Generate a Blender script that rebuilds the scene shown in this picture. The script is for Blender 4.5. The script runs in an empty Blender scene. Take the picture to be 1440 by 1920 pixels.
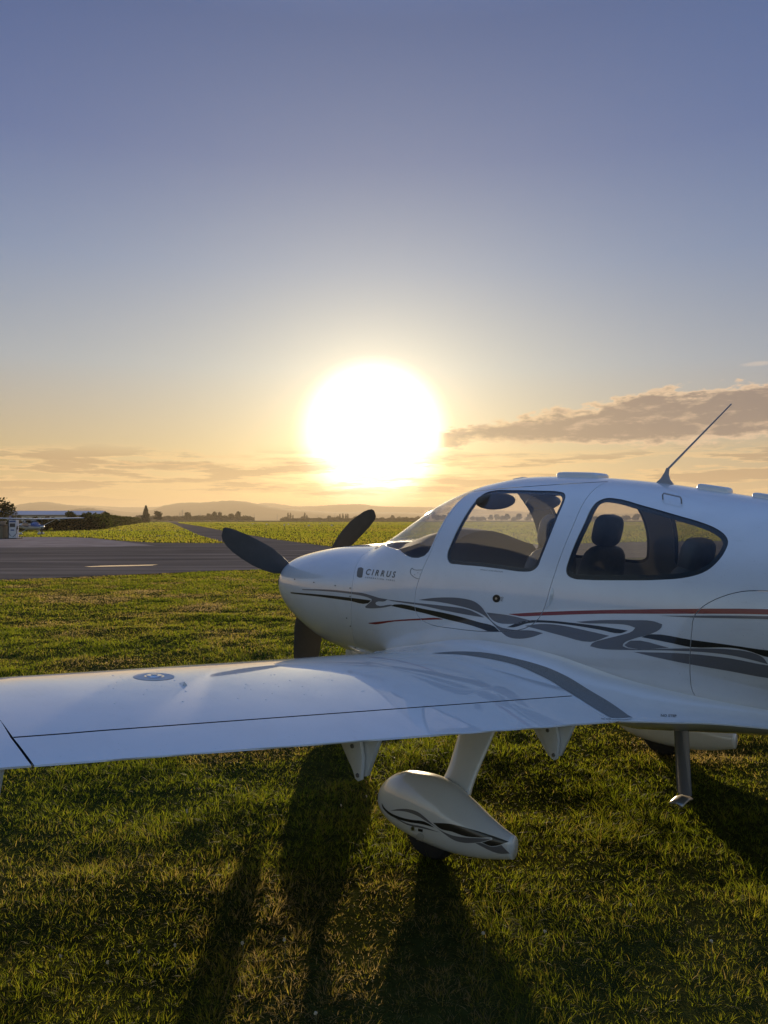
import bpy, bmesh, math, random
import numpy as np
from mathutils import Vector, Matrix, Euler
from mathutils.bvhtree import BVHTree
from mathutils.geometry import delaunay_2d_cdt, intersect_point_line
random.seed(7); rng = np.random.default_rng(11)
R = math.radians
sc = bpy.context.scene
COL = sc.collection

# ------------------------------------------------------------------ camera
F_PX, EYE, HZ = 1442.0, 1.65, 975.0          # focal length in photo pixels, eye height, horizon row
cam_d = bpy.data.cameras.new('camera'); cam = bpy.data.objects.new('camera', cam_d); COL.objects.link(cam)
cam.location = (0, 0, EYE)
cam.rotation_euler = (R(90) + math.atan((HZ - 960) / F_PX), 0, 0)
cam_d.sensor_fit = 'VERTICAL'; cam_d.sensor_height = 24; cam_d.lens = 24 * F_PX / 1920
cam_d.clip_start = .05; cam_d.clip_end = 40000
sc.camera = cam

# ------------------------------------------------------------------ view, sun
sc.view_settings.view_transform = 'Standard'; sc.view_settings.look = 'None'
sc.view_settings.exposure = 0.0; sc.view_settings.gamma = 1; sc.view_settings.use_curve_mapping = False
SUN_AZ, SUN_EL = math.atan2(-20, F_PX), R(6.15)          # azimuth from +Y towards +X
sun_dir = Vector((math.sin(SUN_AZ) * math.cos(SUN_EL), math.cos(SUN_AZ) * math.cos(SUN_EL), math.sin(SUN_EL)))
sd = bpy.data.lights.new('sun', 'SUN'); sd.energy = 5.0; sd.angle = R(.6); sd.color = (1, .78, .50)
so = bpy.data.objects.new('sun', sd); COL.objects.link(so)
so.rotation_euler = sun_dir.to_track_quat('Z', 'Y').to_euler(); so.location = (0, 30, 20)

# ------------------------------------------------------------------ node helper
class NT:
    def __init__(s, tree): s.t = tree; s.n = tree.nodes; s.l = tree.links
    def node(s, kind, **kw):
        n = s.n.new(kind)
        for k, v in kw.items(): setattr(n, k, v)
        return n
    def put(s, sock, v):
        if isinstance(v, bpy.types.NodeSocket): s.l.new(v, sock)
        else: sock.default_value = v
    def m(s, op, a, b=None, c=None, clamp=False):
        n = s.node('ShaderNodeMath', operation=op, use_clamp=clamp)
        for i, v in enumerate((a, b, c)):
            if v is not None: s.put(n.inputs[i], v)
        return n.outputs[0]
    def vm(s, op, a, b=None):
        n = s.node('ShaderNodeVectorMath', operation=op); s.put(n.inputs[0], a)
        if b is not None: s.put(n.inputs[1], b)
        return n
    def mix(s, f, a, b, blend='MIX'):
        n = s.node('ShaderNodeMix', data_type='RGBA', blend_type=blend)
        s.put(n.inputs[0], f); s.put(n.inputs[6], a); s.put(n.inputs[7], b); return n.outputs[2]
    def sstep(s, v, lo, hi, a=0., b=1.):
        n = s.node('ShaderNodeMapRange', interpolation_type='SMOOTHSTEP')
        s.put(n.inputs[0], v); n.inputs[1].default_value = lo; n.inputs[2].default_value = hi
        n.inputs[3].default_value = a; n.inputs[4].default_value = b; return n.outputs[0]
    def ramp(s, f, stops, interp='LINEAR'):
        n = s.node('ShaderNodeValToRGB'); n.color_ramp.interpolation = interp
        e = n.color_ramp.elements
        while len(e) < len(stops): e.new(.5)
        for el, (p, c) in zip(e, stops): el.position = p; el.color = (*c, 1)
        s.put(n.inputs[0], f); return n.outputs[0]
    def noise(s, vec, scale, detail=4, rough=.55, dist=0.):
        n = s.node('ShaderNodeTexNoise'); s.put(n.inputs['Vector'], vec); n.inputs['Scale'].default_value = scale
        n.inputs['Detail'].default_value = detail; n.inputs['Roughness'].default_value = rough
        n.inputs['Distortion'].default_value = dist; return n.outputs[0]
    def comb(s, x, y, z):
        n = s.node('ShaderNodeCombineXYZ')
        for i, v in enumerate((x, y, z)): s.put(n.inputs[i], v)
        return n.outputs[0]

# ------------------------------------------------------------------ sky
w = bpy.data.worlds.new('World'); sc.world = w; w.use_nodes = True
w.node_tree.nodes.clear(); T = NT(w.node_tree)
tc = T.node('ShaderNodeTexCoord').outputs['Generated']
nrm = T.vm('NORMALIZE', tc).outputs[0]
sep = T.node('ShaderNodeSeparateXYZ'); T.put(sep.inputs[0], nrm)
X_, Y_, Z_ = sep.outputs
el = T.m('ARCSINE', Z_); az = T.m('ARCTAN2', X_, Y_)
sky = T.node('ShaderNodeTexSky', sky_type='NISHITA'); sky.sun_disc = False
sky.sun_elevation = SUN_EL; sky.sun_rotation = SUN_AZ; sky.air_density = 1.0; sky.dust_density = .6; sky.ozone_density = 2.2; sky.altitude = 50
cosg = T.vm('DOT_PRODUCT', nrm, tuple(sun_dir)).outputs['Value']
ang = T.m('ARCCOSINE', T.m('MINIMUM', cosg, .999999))
def expf(v, s_): return T.m('EXPONENT', T.m('MULTIPLY', v, -1.0 / s_))
SKY_K = .02
nish = T.mix(1.0, sky.outputs[0], (SKY_K, SKY_K, SKY_K, 1), 'MULTIPLY')
def deg(d): return d / 90.
eln = T.m('DIVIDE', T.m('MAXIMUM', el, 0), math.pi / 2)
front = T.ramp(eln, [(0, (.48, .25, .06)), (deg(5), (.38, .27, .14)), (deg(11), (.245, .285, .35)), (deg(18), (.12, .185, .345)), (deg(25), (.05, .10, .28)), (deg(33), (.025, .07, .23)), (deg(48), (.09, .18, .44)), (deg(62), (.16, .29, .62)), (1, (.16, .29, .62))])  # top stops: sky overhead, out of view, raised to light the wing
eastern_fill = T.ramp(eln, [(0, (.52, .60, .60)), (deg(12), (.36, .46, .51)), (deg(26), (.04, .10, .21)), (deg(45), (.035, .10, .25)), (deg(62), (.14, .27, .60)), (1, (.16, .29, .62))])  # unseen sky behind the camera, brightened low down to fill the shaded aircraft
front = T.mix(T.sstep(az, .1, .5, 0, .22), front, (.05, .12, .30, 1))
base = T.mix(T.sstep(Y_, -.7, .35, 1, 0), front, eastern_fill)
base = T.mix(1.0, base, nish, 'ADD')
# lens bloom and air glow put into sky colour: core, golden aureole, pale veil
core = T.sstep(ang, R(2.2), R(6.3), 1, 0)
def glow(col, amp): return T.mix(1.0, (*col, 1), T.comb(amp, amp, amp), 'MULTIPLY')
g1 = glow((1, .93, .78), T.m('MULTIPLY', core, 2.2))
g2 = glow((1, .80, .50), T.m('MULTIPLY', expf(ang, R(2.4)), 3.0))
g3 = glow((.95, .83, .42), T.m('MULTIPLY', expf(ang, R(12)), .60))
tot = base
for g in (g1, g2, g3): tot = T.mix(1.0, tot, g, 'ADD')
# clouds: one long bank to the right of the sun and thin bars low over the hills
uv = T.comb(az, el, 0.)
big = T.noise(T.comb(T.m('MULTIPLY', az, 1.0), T.m('MULTIPLY', el, 2.6), 3.1), 14, 6, .62)
fine = T.noise(T.comb(T.m('MULTIPLY', az, 1.0), T.m('MULTIPLY', el, 3.2), 9.4), 42, 5, .6)
wob = T.m('ADD', T.m('MULTIPLY', T.m('SUBTRACT', big, .5), .060), T.m('MULTIPLY', T.m('SUBTRACT', fine, .5), .022))
top = T.m('MINIMUM', T.m('ADD', T.m('MULTIPLY', az, .165), .100), .160)
dt = T.m('ADD', T.m('SUBTRACT', top, el), wob)
db = T.m('ADD', T.m('SUBTRACT', el, T.m('SUBTRACT', .0985, T.m('MULTIPLY', az, .02))), T.m('MULTIPLY', wob, -.75))
dl = T.m('MULTIPLY', T.m('SUBTRACT', az, .070), .35)
dr = T.m('MULTIPLY', T.m('SUBTRACT', 1.1, az), .25)
dens = T.m('MINIMUM', T.m('MINIMUM', dt, db), T.m('MINIMUM', dl, dr))
cm = T.sstep(dens, -.001, .005)
rim = T.m('SUBTRACT', 1.0, T.sstep(dens, .002, .012))
ccol = T.mix(rim, (.29, .205, .165, 1), (.92, .64, .36, 1))
ccol = T.mix(T.sstep(az, .1, .5), ccol, T.mix(rim, (.225, .18, .175, 1), (.80, .58, .40, 1)))
ccol = T.mix(T.m('MULTIPLY', expf(ang, R(7)), .9, clamp=True), ccol, (1.1, .86, .5, 1))
ccol = T.mix(T.sstep(T.noise(T.comb(az, T.m('MULTIPLY', el, 3.5), 5.5), 22, 6, .62), .50, .70, 0, .75), ccol, (.70, .50, .34, 1))
tot = T.mix(T.m('MULTIPLY', cm, .93), tot, ccol)
bars = T.noise(T.comb(T.m('MULTIPLY', az, 1.0), T.m('MULTIPLY', el, 9.0), 1.7), 7.5, 6, .6)
win = T.m('MULTIPLY', T.sstep(el, R(.9), R(2.0)), T.sstep(el, R(4.2), R(5.6), 1, 0))
bm = T.m('MULTIPLY', T.sstep(bars, .50, .585), win)
brim = T.m('MULTIPLY', T.m('SUBTRACT', T.sstep(bars, .44, .51), T.sstep(bars, .51, .56)), win)
e1 = T.m('ADD', T.m('POWER', T.m('DIVIDE', T.m('ADD', az, .27), .085), 2), T.m('POWER', T.m('DIVIDE', T.m('SUBTRACT', el, .0685), .006), 2))
e1 = T.sstep(T.m('ADD', e1, T.m('MULTIPLY', T.m('SUBTRACT', fine, .5), 3.)), .4, 1.3, 1, 0)
bm = T.m('MAXIMUM', bm, e1)
tot = T.mix(T.m('MULTIPLY', bm, .55), tot, (.40, .23, .13, 1))
tot = T.mix(T.m('MULTIPLY', brim, .5), tot, (1.0, .66, .30, 1))
# small wisp high on the right
e2 = T.m('ADD', T.m('POWER', T.m('DIVIDE', T.m('SUBTRACT', az, .452), .02), 2), T.m('POWER', T.m('DIVIDE', T.m('SUBTRACT', el, .181), .003), 2))
tot = T.mix(T.m('MULTIPLY', T.sstep(T.m('ADD', e2, T.m('MULTIPLY', fine, 1.2)), .4, 1.8, 1, 0), .5), tot, (.72, .60, .50, 1))
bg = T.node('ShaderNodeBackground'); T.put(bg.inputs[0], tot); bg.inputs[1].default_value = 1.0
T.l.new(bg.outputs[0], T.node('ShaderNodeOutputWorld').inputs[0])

# ------------------------------------------------------------------ materials
MATS = {}
def mat(name, base=(.5, .5, .5), rough=.5, metal=0., coat=0., spec=.5, build=None):
    if name in MATS: return MATS[name]
    m = bpy.data.materials.new(name); m.use_nodes = True; t = NT(m.node_tree)
    p = m.node_tree.nodes['Principled BSDF']
    p.inputs['Base Color'].default_value = (*base, 1); p.inputs['Roughness'].default_value = rough
    p.inputs['Metallic'].default_value = metal; p.inputs['Coat Weight'].default_value = coat
    p.inputs['Coat Roughness'].default_value = .02; p.inputs['Specular IOR Level'].default_value = spec
    if build: build(t, p)
    MATS[name] = m; return m
def objco(t): return t.node('ShaderNodeTexCoord').outputs['Object']
def paint_detail(t, p):
    o = objco(t)
    n = t.noise(o, 5.0, 5, .6); d = t.noise(o, 60., 3, .6)
    base = p.inputs['Base Color'].default_value[:]
    dirt = t.mix(t.sstep(n, .35, .75, 0, .10), base, (.42, .38, .32, 1))
    spk = t.sstep(t.noise(o, 150., 2, .5), .70, .76, 0, .45)
    mp = t.node('ShaderNodeMapping'); t.put(mp.inputs[0], o); mp.inputs['Scale'].default_value = (1.2, 14, 14)
    smear = t.m('MULTIPLY', t.sstep(t.noise(mp.outputs[0], 3., 5, .65), .55, .8, 0, .16), t.sstep(n, .4, .6))
    dirt = t.mix(smear, dirt, (.33, .31, .27, 1))
    t.put(p.inputs['Base Color'], t.mix(spk, dirt, (.30, .27, .22, 1)))
    t.put(p.inputs['Roughness'], t.sstep(n, .3, .7, .28, .42))
    b = t.node('ShaderNodeBump'); b.inputs['Strength'].default_value = .02; b.inputs['Distance'].default_value = .01
    t.put(b.inputs['Height'], t.noise(o, 4.0, 2)); t.put(p.inputs['Coat Normal'], b.outputs[0])
    t.put(p.inputs['Coat Roughness'], t.sstep(d, .3, .8, .015, .06)); p.inputs['Coat IOR'].default_value = 1.7; p.inputs['Specular IOR Level'].default_value = .7
WHITE = mat('white_paint', (.80, .80, .79), .35, coat=1., build=paint_detail)
GREY = mat('grey_vinyl', (.17, .165, .17), .35, coat=.8)
BLACK = mat('charcoal_vinyl', (.025, .022, .018), .3, coat=.8)
RED = mat('red_vinyl', (.26, .018, .022), .35, coat=.8)
MARK = mat('marking_ink', (.16, .15, .13), .5)
SEAL = mat('window_seal', (.02, .02, .02), .4)
LINING = mat('cabin_lining', (.30, .285, .26), .9)
RUBBER = mat('rubber', (.012, .012, .012), .85)
METAL = mat('brushed_metal', (.55, .55, .56), .28, metal=1.)
def blade_b(t, p):
    t.put(p.inputs['Roughness'], t.sstep(t.noise(objco(t), 9, 4), .3, .7, .6, .8))
PROP = mat('propeller_paint', (.07, .062, .05), .5, build=blade_b)
SEATM = mat('seat_leather', (.12, .115, .11), .6, build=lambda t, p: t.put(p.inputs['Roughness'], t.sstep(t.noise(objco(t), 30, 3), .3, .7, .5, .75)))
DASH = mat('dashboard_cover', (.035, .035, .035), .8)
def grip_b(t, p):
    n = t.noise(objco(t), 420, 2)
    t.put(p.inputs['Base Color'], t.mix(t.sstep(n, .4, .6), (.19, .18, .165, 1), (.30, .29, .27, 1)))
    b = t.node('ShaderNodeBump'); b.inputs['Strength'].default_value = .5; b.inputs['Distance'].default_value = .001
    t.put(b.inputs['Height'], n); t.put(p.inputs['Normal'], b.outputs[0])
GRIP = mat('walkway_grip', (.25, .24, .22), .85, build=grip_b)
def glass_mat(name, tint, spec, dirt=.10, glare_veil=.03):
    m = bpy.data.materials.new(name); m.use_nodes = True; t = NT(m.node_tree); t.n.clear()
    tr = t.node('ShaderNodeBsdfTransparent'); tr.inputs[0].default_value = (*tint, 1)
    gl = t.node('ShaderNodeBsdfGlossy'); gl.inputs['Roughness'].default_value = .015
    bf = t.node('ShaderNodeNewGeometry').outputs['Backfacing']; fr = t.node('ShaderNodeFresnel'); t.put(fr.inputs[0], t.m('ADD', 1.45, t.m('MULTIPLY', bf, 1/1.45 - 1.45)))
    mx = t.node('ShaderNodeMixShader'); t.put(mx.inputs[0], t.m('MULTIPLY', fr.outputs[0], spec))
    t.l.new(tr.outputs[0], mx.inputs[1]); t.l.new(gl.outputs[0], mx.inputs[2])
    df = t.node('ShaderNodeBsdfTranslucent'); df.inputs[0].default_value = (.8, .8, .78, 1)
    o = objco(t)
    mp = t.node('ShaderNodeMapping'); t.put(mp.inputs[0], o); mp.inputs['Rotation'].default_value = (0, R(38), 0); mp.inputs['Scale'].default_value = (6, 1, 60)
    st = t.sstep(t.noise(mp.outputs[0], 3.0, 5, .75), .60, .74, 0, 1)
    sp = t.sstep(t.noise(o, 9, 3), .35, .65, .25, 1)
    f = t.m('ADD', glare_veil, t.m('MULTIPLY', t.m('MULTIPLY', st, sp), dirt))  # even veil imitates glare haze over the glass, added to the dirt streaks
    m2 = t.node('ShaderNodeMixShader'); t.put(m2.inputs[0], f)
    t.l.new(mx.outputs[0], m2.inputs[1]); t.l.new(df.outputs[0], m2.inputs[2])
    t.l.new(m2.outputs[0], t.node('ShaderNodeOutputMaterial').inputs[0]); return m
GLASS = glass_mat('windscreen_acrylic', (.985, .985, .98), .8, .18, .075)
TINT = glass_mat('tinted_acrylic', (.83, .82, .79), .9, .06, .012)

# ------------------------------------------------------------------ object helpers
def tag(o, label=None, cat=None, group=None, kind=None):
    if label: o['label'] = label
    if cat: o['category'] = cat
    if group: o['group'] = group
    if kind: o['kind'] = kind
    return o
def empty(name, loc=(0, 0, 0), rz=0.):
    o = bpy.data.objects.new(name, None); COL.objects.link(o); o.location = loc; o.rotation_euler = (0, 0, rz)
    o.empty_display_size = .3; return o
def link(name, me, mats=(), parent=None, loc=None):
    o = bpy.data.objects.new(name, me); COL.objects.link(o)
    for m in mats:
        me.materials.append(m)
    if parent: o.parent = parent
    if loc is not None: o.location = loc
    return o
def mesh_from(name, verts, faces, smooth=False, midx=None):
    me = bpy.data.meshes.new(name); me.from_pydata([tuple(v) for v in verts], [], faces)
    if smooth: me.polygons.foreach_set('use_smooth', [True] * len(me.polygons))
    if midx is not None: me.polygons.foreach_set('material_index', midx)
    me.update(); return me
def np_mesh(name, V, quads=None, tris=None):
    me = bpy.data.meshes.new(name); me.vertices.add(len(V)); me.vertices.foreach_set('co', np.asarray(V, np.float32).ravel())
    loops = []; starts = []; n = 0
    if quads is not None and len(quads): loops.append(np.asarray(quads).ravel()); starts.append(np.arange(len(quads)) * 4); n = len(quads) * 4
    if tris is not None and len(tris): loops.append(np.asarray(tris).ravel()); starts.append(n + np.arange(len(tris)) * 3)
    L = np.concatenate(loops).astype(np.int32); S = np.concatenate(starts).astype(np.int32)
    me.loops.add(len(L)); me.loops.foreach_set('vertex_index', L)
    me.polygons.add(len(S)); me.polygons.foreach_set('loop_start', S)
    me.update(calc_edges=True); return me
class MB:
    """collects simple shapes for ONE mesh"""
    def __init__(s): s.v = []; s.f = []; s.mi = []
    def add(s, vs, fs, mi=0):
        b = len(s.v); s.v += [tuple(v) for v in vs]; s.f += [tuple(b + i for i in f) for f in fs]; s.mi += [mi] * len(fs); return s
    def box(s, c, d, mi=0, M=None, taper=1.):
        x, y, z = c; a, b, h = d[0] / 2, d[1] / 2, d[2] / 2
        vs = [(x + i * a * (taper if k > 0 else 1), y + j * b * (taper if k > 0 else 1), z + k * h) for k in (-1, 1) for i, j in ((-1, -1), (1, -1), (1, 1), (-1, 1))]
        if M: vs = [M @ Vector(v) for v in vs]
        return s.add(vs, [(3, 2, 1, 0), (4, 5, 6, 7), (0, 1, 5, 4), (1, 2, 6, 5), (2, 3, 7, 6), (3, 0, 4, 7)], mi)
    def tube(s, pts, rad, n=10, mi=0, flat=None, cap=True):
        pts = [Vector(p) for p in pts]; rad = rad if isinstance(rad, (list, tuple)) else [rad] * len(pts)
        rings = []; up = Vector((0, 0, 1))
        d0 = (pts[1] - pts[0]).normalized()
        if abs(d0.dot(up)) > .9: up = Vector((1, 0, 0))
        for i, p in enumerate(pts):
            d = (pts[min(i + 1, len(pts) - 1)] - pts[max(i - 1, 0)]).normalized()
            a = d.cross(up).normalized(); b = a.cross(d).normalized()
            fl = flat or 1.
            rings.append([p + a * math.cos(t) * rad[i] * fl + b * math.sin(t) * rad[i] for t in [2 * math.pi * k / n for k in range(n)]])
        vs = [v for r in rings for v in r]; fs = []
        for i in range(len(pts) - 1):
            for k in range(n): fs.append((i * n + k, i * n + (k + 1) % n, (i + 1) * n + (k + 1) % n, (i + 1) * n + k))
        if cap: fs.append(tuple(range(n - 1, -1, -1))); fs.append(tuple((len(pts) - 1) * n + k for k in range(n)))
        return s.add(vs, fs, mi)
    def ell(s, c, r, mi=0, nu=20, nv=12, M=None):
        vs = []
        for i in range(1, nv):
            t = math.pi * i / nv
            for k in range(nu): vs.append(Vector((r[0] * math.sin(t) * math.cos(2 * math.pi * k / nu), r[1] * math.sin(t) * math.sin(2 * math.pi * k / nu), r[2] * math.cos(t))))
        vs += [Vector((0, 0, r[2])), Vector((0, 0, -r[2]))]
        if M: vs = [M @ v for v in vs]
        vs = [v + Vector(c) for v in vs]; fs = []
        for i in range(nv - 2):
            for k in range(nu): fs.append((i * nu + k, (i + 1) * nu + k, (i + 1) * nu + (k + 1) % nu, i * nu + (k + 1) % nu))
        T0 = (nv - 1) * nu
        for k in range(nu):
            fs.append((T0, k, (k + 1) % nu)); fs.append((T0 + 1, (nv - 2) * nu + (k + 1) % nu, (nv - 2) * nu + k))
        return s.add(vs, fs, mi)
    def prism(s, poly, y0, y1, mi=0, axis='y'):
        n = len(poly)
        f = (lambda a, b, t: (a, t, b)) if axis == 'y' else (lambda a, b, t: (a, b, t))
        vs = [f(a, b, y0) for a, b in poly] + [f(a, b, y1) for a, b in poly]
        fs = [tuple(range(n)), tuple(range(2 * n - 1, n - 1, -1))] + [(i, i + n, (i + 1) % n + n, (i + 1) % n) for i in range(n)]
        return s.add(vs, fs, mi)
    def build(s, name, mats, parent=None, smooth=False, bevel=0., loc=None, recalc=True):
        me = mesh_from(name, s.v, s.f, False, s.mi)
        if recalc or bevel:
            bm = bmesh.new(); bm.from_mesh(me); bmesh.ops.recalc_face_normals(bm, faces=bm.faces)
            if bevel:
                es = [e for e in bm.edges if len(e.link_faces) == 2 and e.calc_face_angle(0) > .6]
                bmesh.ops.bevel(bm, geom=es, offset=bevel, segments=2, profile=.6, affect='EDGES', clamp_overlap=True)
            bm.to_mesh(me); bm.free()
        if smooth: me.polygons.foreach_set('use_smooth', [True] * len(me.polygons)); me.set_sharp_from_angle(angle=R(40))
        return link(name, me, mats if isinstance(mats, (list, tuple)) else [mats], parent, loc)
DG = lambda: bpy.context.evaluated_depsgraph_get()
def boolean(me_a, me_b, op):
    a = bpy.data.objects.new('tmp_a', me_a); b = bpy.data.objects.new('tmp_b', me_b); COL.objects.link(a); COL.objects.link(b)
    md = a.modifiers.new('b', 'BOOLEAN'); md.operation = op; md.solver = 'EXACT'; md.object = b
    bpy.context.view_layer.update()
    out = bpy.data.meshes.new_from_object(a.evaluated_get(DG()), depsgraph=DG())
    bpy.data.objects.remove(a); bpy.data.objects.remove(b); return out
class Ref:
    """smooth reference surface: nearest point -> interpolated normal"""
    def __init__(s, me):
        s.V = [v.co.copy() for v in me.vertices]; s.N = [v.normal.copy() for v in me.vertices]
        s.P = [tuple(p.vertices) for p in me.polygons]; s.bvh = BVHTree.FromPolygons(s.V, s.P)
    def normal_at(s, co, fi):
        vs = s.P[fi]; ws = [1 / (1e-6 + (s.V[i] - co).length) ** 2 for i in vs]
        if len(vs) == 4:
            a, b, c, d = (s.V[i] for i in vs)
            e1 = (b - a) + (c - d); e2 = (d - a) + (c - b)
            r = co - a; u = max(0, min(1, 2 * r.dot(e1) / max(e1.length_squared, 1e-12))); v = max(0, min(1, 2 * r.dot(e2) / max(e2.length_squared, 1e-12)))
            ws = [(1 - u) * (1 - v), u * (1 - v), u * v, (1 - u) * v]
        n = Vector((0, 0, 0))
        for i, k in zip(vs, ws): n += s.N[i] * k
        return n.normalized()
    def near(s, co):
        p, n, fi, d = s.bvh.find_nearest(co); return (p, s.normal_at(p, fi), d) if p is not None else None
    def ray(s, o, d):
        p, n, fi, t = s.bvh.ray_cast(Vector(o), Vector(d)); return (p, s.normal_at(p, fi)) if p is not None else None
def smooth_like(me, ref, tol=.012, mind=.55):
    cache = {}; out = []
    for p in me.polygons:
        for vi in p.vertices:
            if vi not in cache: cache[vi] = ref.near(me.vertices[vi].co)
            c = cache[vi]
            out.append(c[1] if c and c[2] < tol and c[1].dot(p.normal) > mind else p.normal)
    me.polygons.foreach_set('use_smooth', [True] * len(me.polygons))
    me.normals_split_custom_set([tuple(n) for n in out])
def smooth_poly(pts, closed=True, seg=5, corner=50):
    P = [Vector(p) for p in pts]; n = len(P); out = []
    def tan(i, d):
        if not closed and (i == 0 or i == n - 1): return None
        a, b, c = P[(i - 1) % n], P[i % n], P[(i + 1) % n]
        if (b - a).length < 1e-9 or (c - b).length < 1e-9: return None
        if (b - a).angle(c - b, 0) > R(corner): return None
        return ((b - a).normalized() + (c - b).normalized()).normalized()
    for i in range(n if closed else n - 1):
        a, b = P[i], P[(i + 1) % n]; L = (b - a).length; d = (b - a).normalized() if L > 0 else Vector((1, 0))
        ta, tb = tan(i, 0) or d, tan(i + 1 if closed else i + 1, 0) or d
        for k in range(seg):
            t = k / seg
            out.append((2 * t**3 - 3 * t**2 + 1) * a + (t**3 - 2 * t**2 + t) * L * ta + (-2 * t**3 + 3 * t**2) * b + (t**3 - t**2) * L * tb)
    if not closed: out.append(P[-1])
    return out
def inside(p, poly):
    x, y = p[0], p[1]; r = False; j = len(poly) - 1
    for i in range(len(poly)):
        xi, yi = poly[i][0], poly[i][1]; xj, yj = poly[j][0], poly[j][1]
        if (yi > y) != (yj > y) and x < (xj - xi) * (y - yi) / (yj - yi) + xi: r = not r
        j = i
    return r
def offset_poly(poly, d):
    """move a closed outline outwards by d (inwards when negative)"""
    P = [Vector(p) for p in poly]; n = len(P)
    A = sum(P[i].x * P[(i + 1) % n].y - P[(i + 1) % n].x * P[i].y for i in range(n)); sg = 1 if A > 0 else -1; out = []
    for i in range(n):
        t = (P[(i + 1) % n] - P[(i - 1) % n]); t = t.normalized() if t.length else Vector((1, 0))
        out.append(P[i] + Vector((t.y, -t.x)) * d * sg)
    return out
def patch(poly, project, step=.02, off=.0015, seams=()):
    """triangulated sheet filling a 2D outline, laid on a surface; returns verts, tris, centroids"""
    poly = [Vector((p[0], p[1])) for p in poly]
    q = [poly[0]]
    for p in poly[1:]:
        if (p - q[-1]).length > 4e-4: q.append(p)
    if (q[0] - q[-1]).length < 4e-4: q.pop()
    poly = q; n = len(poly)
    xs = [p.x for p in poly]; ys = [p.y for p in poly]; pts = list(poly); edges = []
    a = math.floor(min(xs) / step) * step
    while a < max(xs):
        b = math.floor(min(ys) / step) * step
        while b < max(ys):
            if inside((a, b), poly): pts.append(Vector((a, b)))
            b += step
        a += step
    for sm in seams:
        k = len(pts)
        for p in sm: pts.append(Vector((p[0], p[1])))
        edges += [(k + i, k + i + 1) for i in range(len(sm) - 1)]
    r = delaunay_2d_cdt(pts, edges, [list(range(n))], 0, 1e-6)
    V2, tr = r[0], [f for f in r[2] if inside(((r[0][f[0]].x + r[0][f[1]].x + r[0][f[2]].x) / 3, (r[0][f[0]].y + r[0][f[1]].y + r[0][f[2]].y) / 3), poly)]
    V3, N3 = [], []
    for v in V2:
        h = project(v.x, v.y)
        if h: V3.append(h[0] + h[1] * off); N3.append(h[1])
        else: V3.append(None); N3.append(None)
    tr = [tuple(f) for f in tr if all(V3[i] is not None for i in f)]
    return V2, V3, N3, tr

# ------------------------------------------------------------------ aircraft frame
GAM = R(43.5)
A_LOC = Vector((1.21, 4.51, 0)); A_ROT = math.pi / 2 + GAM      # local +X nose, +Y left wing
A_M = Matrix.Translation(A_LOC) @ Matrix.Rotation(A_ROT, 4, 'Z'); A_I = A_M.inverted()
CAM_L = A_I @ Vector((0, 0, EYE))
def dir_l(px, py): return (A_I.to_3x3() @ Vector(((px - 720) / F_PX, 1, (HZ - py) / F_PX))).normalized()
def on_y(px, py, y):
    d = dir_l(px, py); t = (y - CAM_L.y) / d.y; return CAM_L + d * t
plane = empty('light_aircraft', A_LOC, A_ROT)
tag(plane, 'white low wing light aircraft with grey, black and red swooshes parked on the grass', 'aircraft')

# fuselage stations: x, top, bottom, half width, widest height, upper and lower roundness
ST = [(2.635,1.285,1.00,.22,1.14,2.0,2.0),(2.615,1.325,.945,.32,1.14,2.2,2.0),(2.56,1.365,.882,.39,1.14,2.3,2.0),(2.40,1.404,.770,.445,1.13,2.3,2.0),
(2.10,1.448,.665,.505,1.12,2.3,2.0),(1.53,1.500,.60,.56,1.12,2.3,2.1),(1.30,1.612,.58,.585,1.14,2.15,2.2),(1.12,1.716,.575,.60,1.16,2.1,2.3),
(.92,1.815,.57,.612,1.17,2.1,2.3),(.65,1.888,.57,.625,1.18,2.1,2.3),(.35,1.917,.57,.63,1.19,2.1,2.3),(0,1.902,.575,.63,1.19,2.1,2.3),
(-.4,1.858,.59,.62,1.19,2.1,2.3),(-.73,1.803,.61,.60,1.19,2.1,2.3),(-1.0,1.755,.635,.575,1.19,2.1,2.3),(-1.5,1.675,.70,.51,1.19,2.1,2.2),
(-2.2,1.59,.80,.40,1.19,2.0,2.1),(-3.2,1.50,.93,.25,1.20,2.0,2.0),(-4.3,1.44,1.06,.10,1.24,2.0,2.0),(-4.75,1.40,1.14,.04,1.26,2.0,2.0)]
def pchip(xs, ys, q):
    xs = np.array(xs); ys = np.array(ys); h = np.diff(xs); d = np.diff(ys) / h; m = np.zeros_like(ys)
    for i in range(1, len(xs) - 1):
        if d[i-1] * d[i] > 0: w1 = 2*h[i] + h[i-1]; w2 = h[i] + 2*h[i-1]; m[i] = (w1 + w2) / (w1/d[i-1] + w2/d[i])
    m[0] = d[0]; m[-1] = d[-1]
    i = np.clip(np.searchsorted(xs, q) - 1, 0, len(xs) - 2); t = (q - xs[i]) / h[i]
    return (2*t**3-3*t**2+1)*ys[i] + (t**3-2*t**2+t)*h[i]*m[i] + (-2*t**3+3*t**2)*ys[i+1] + (t**3-t**2)*h[i]*m[i+1]
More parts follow.
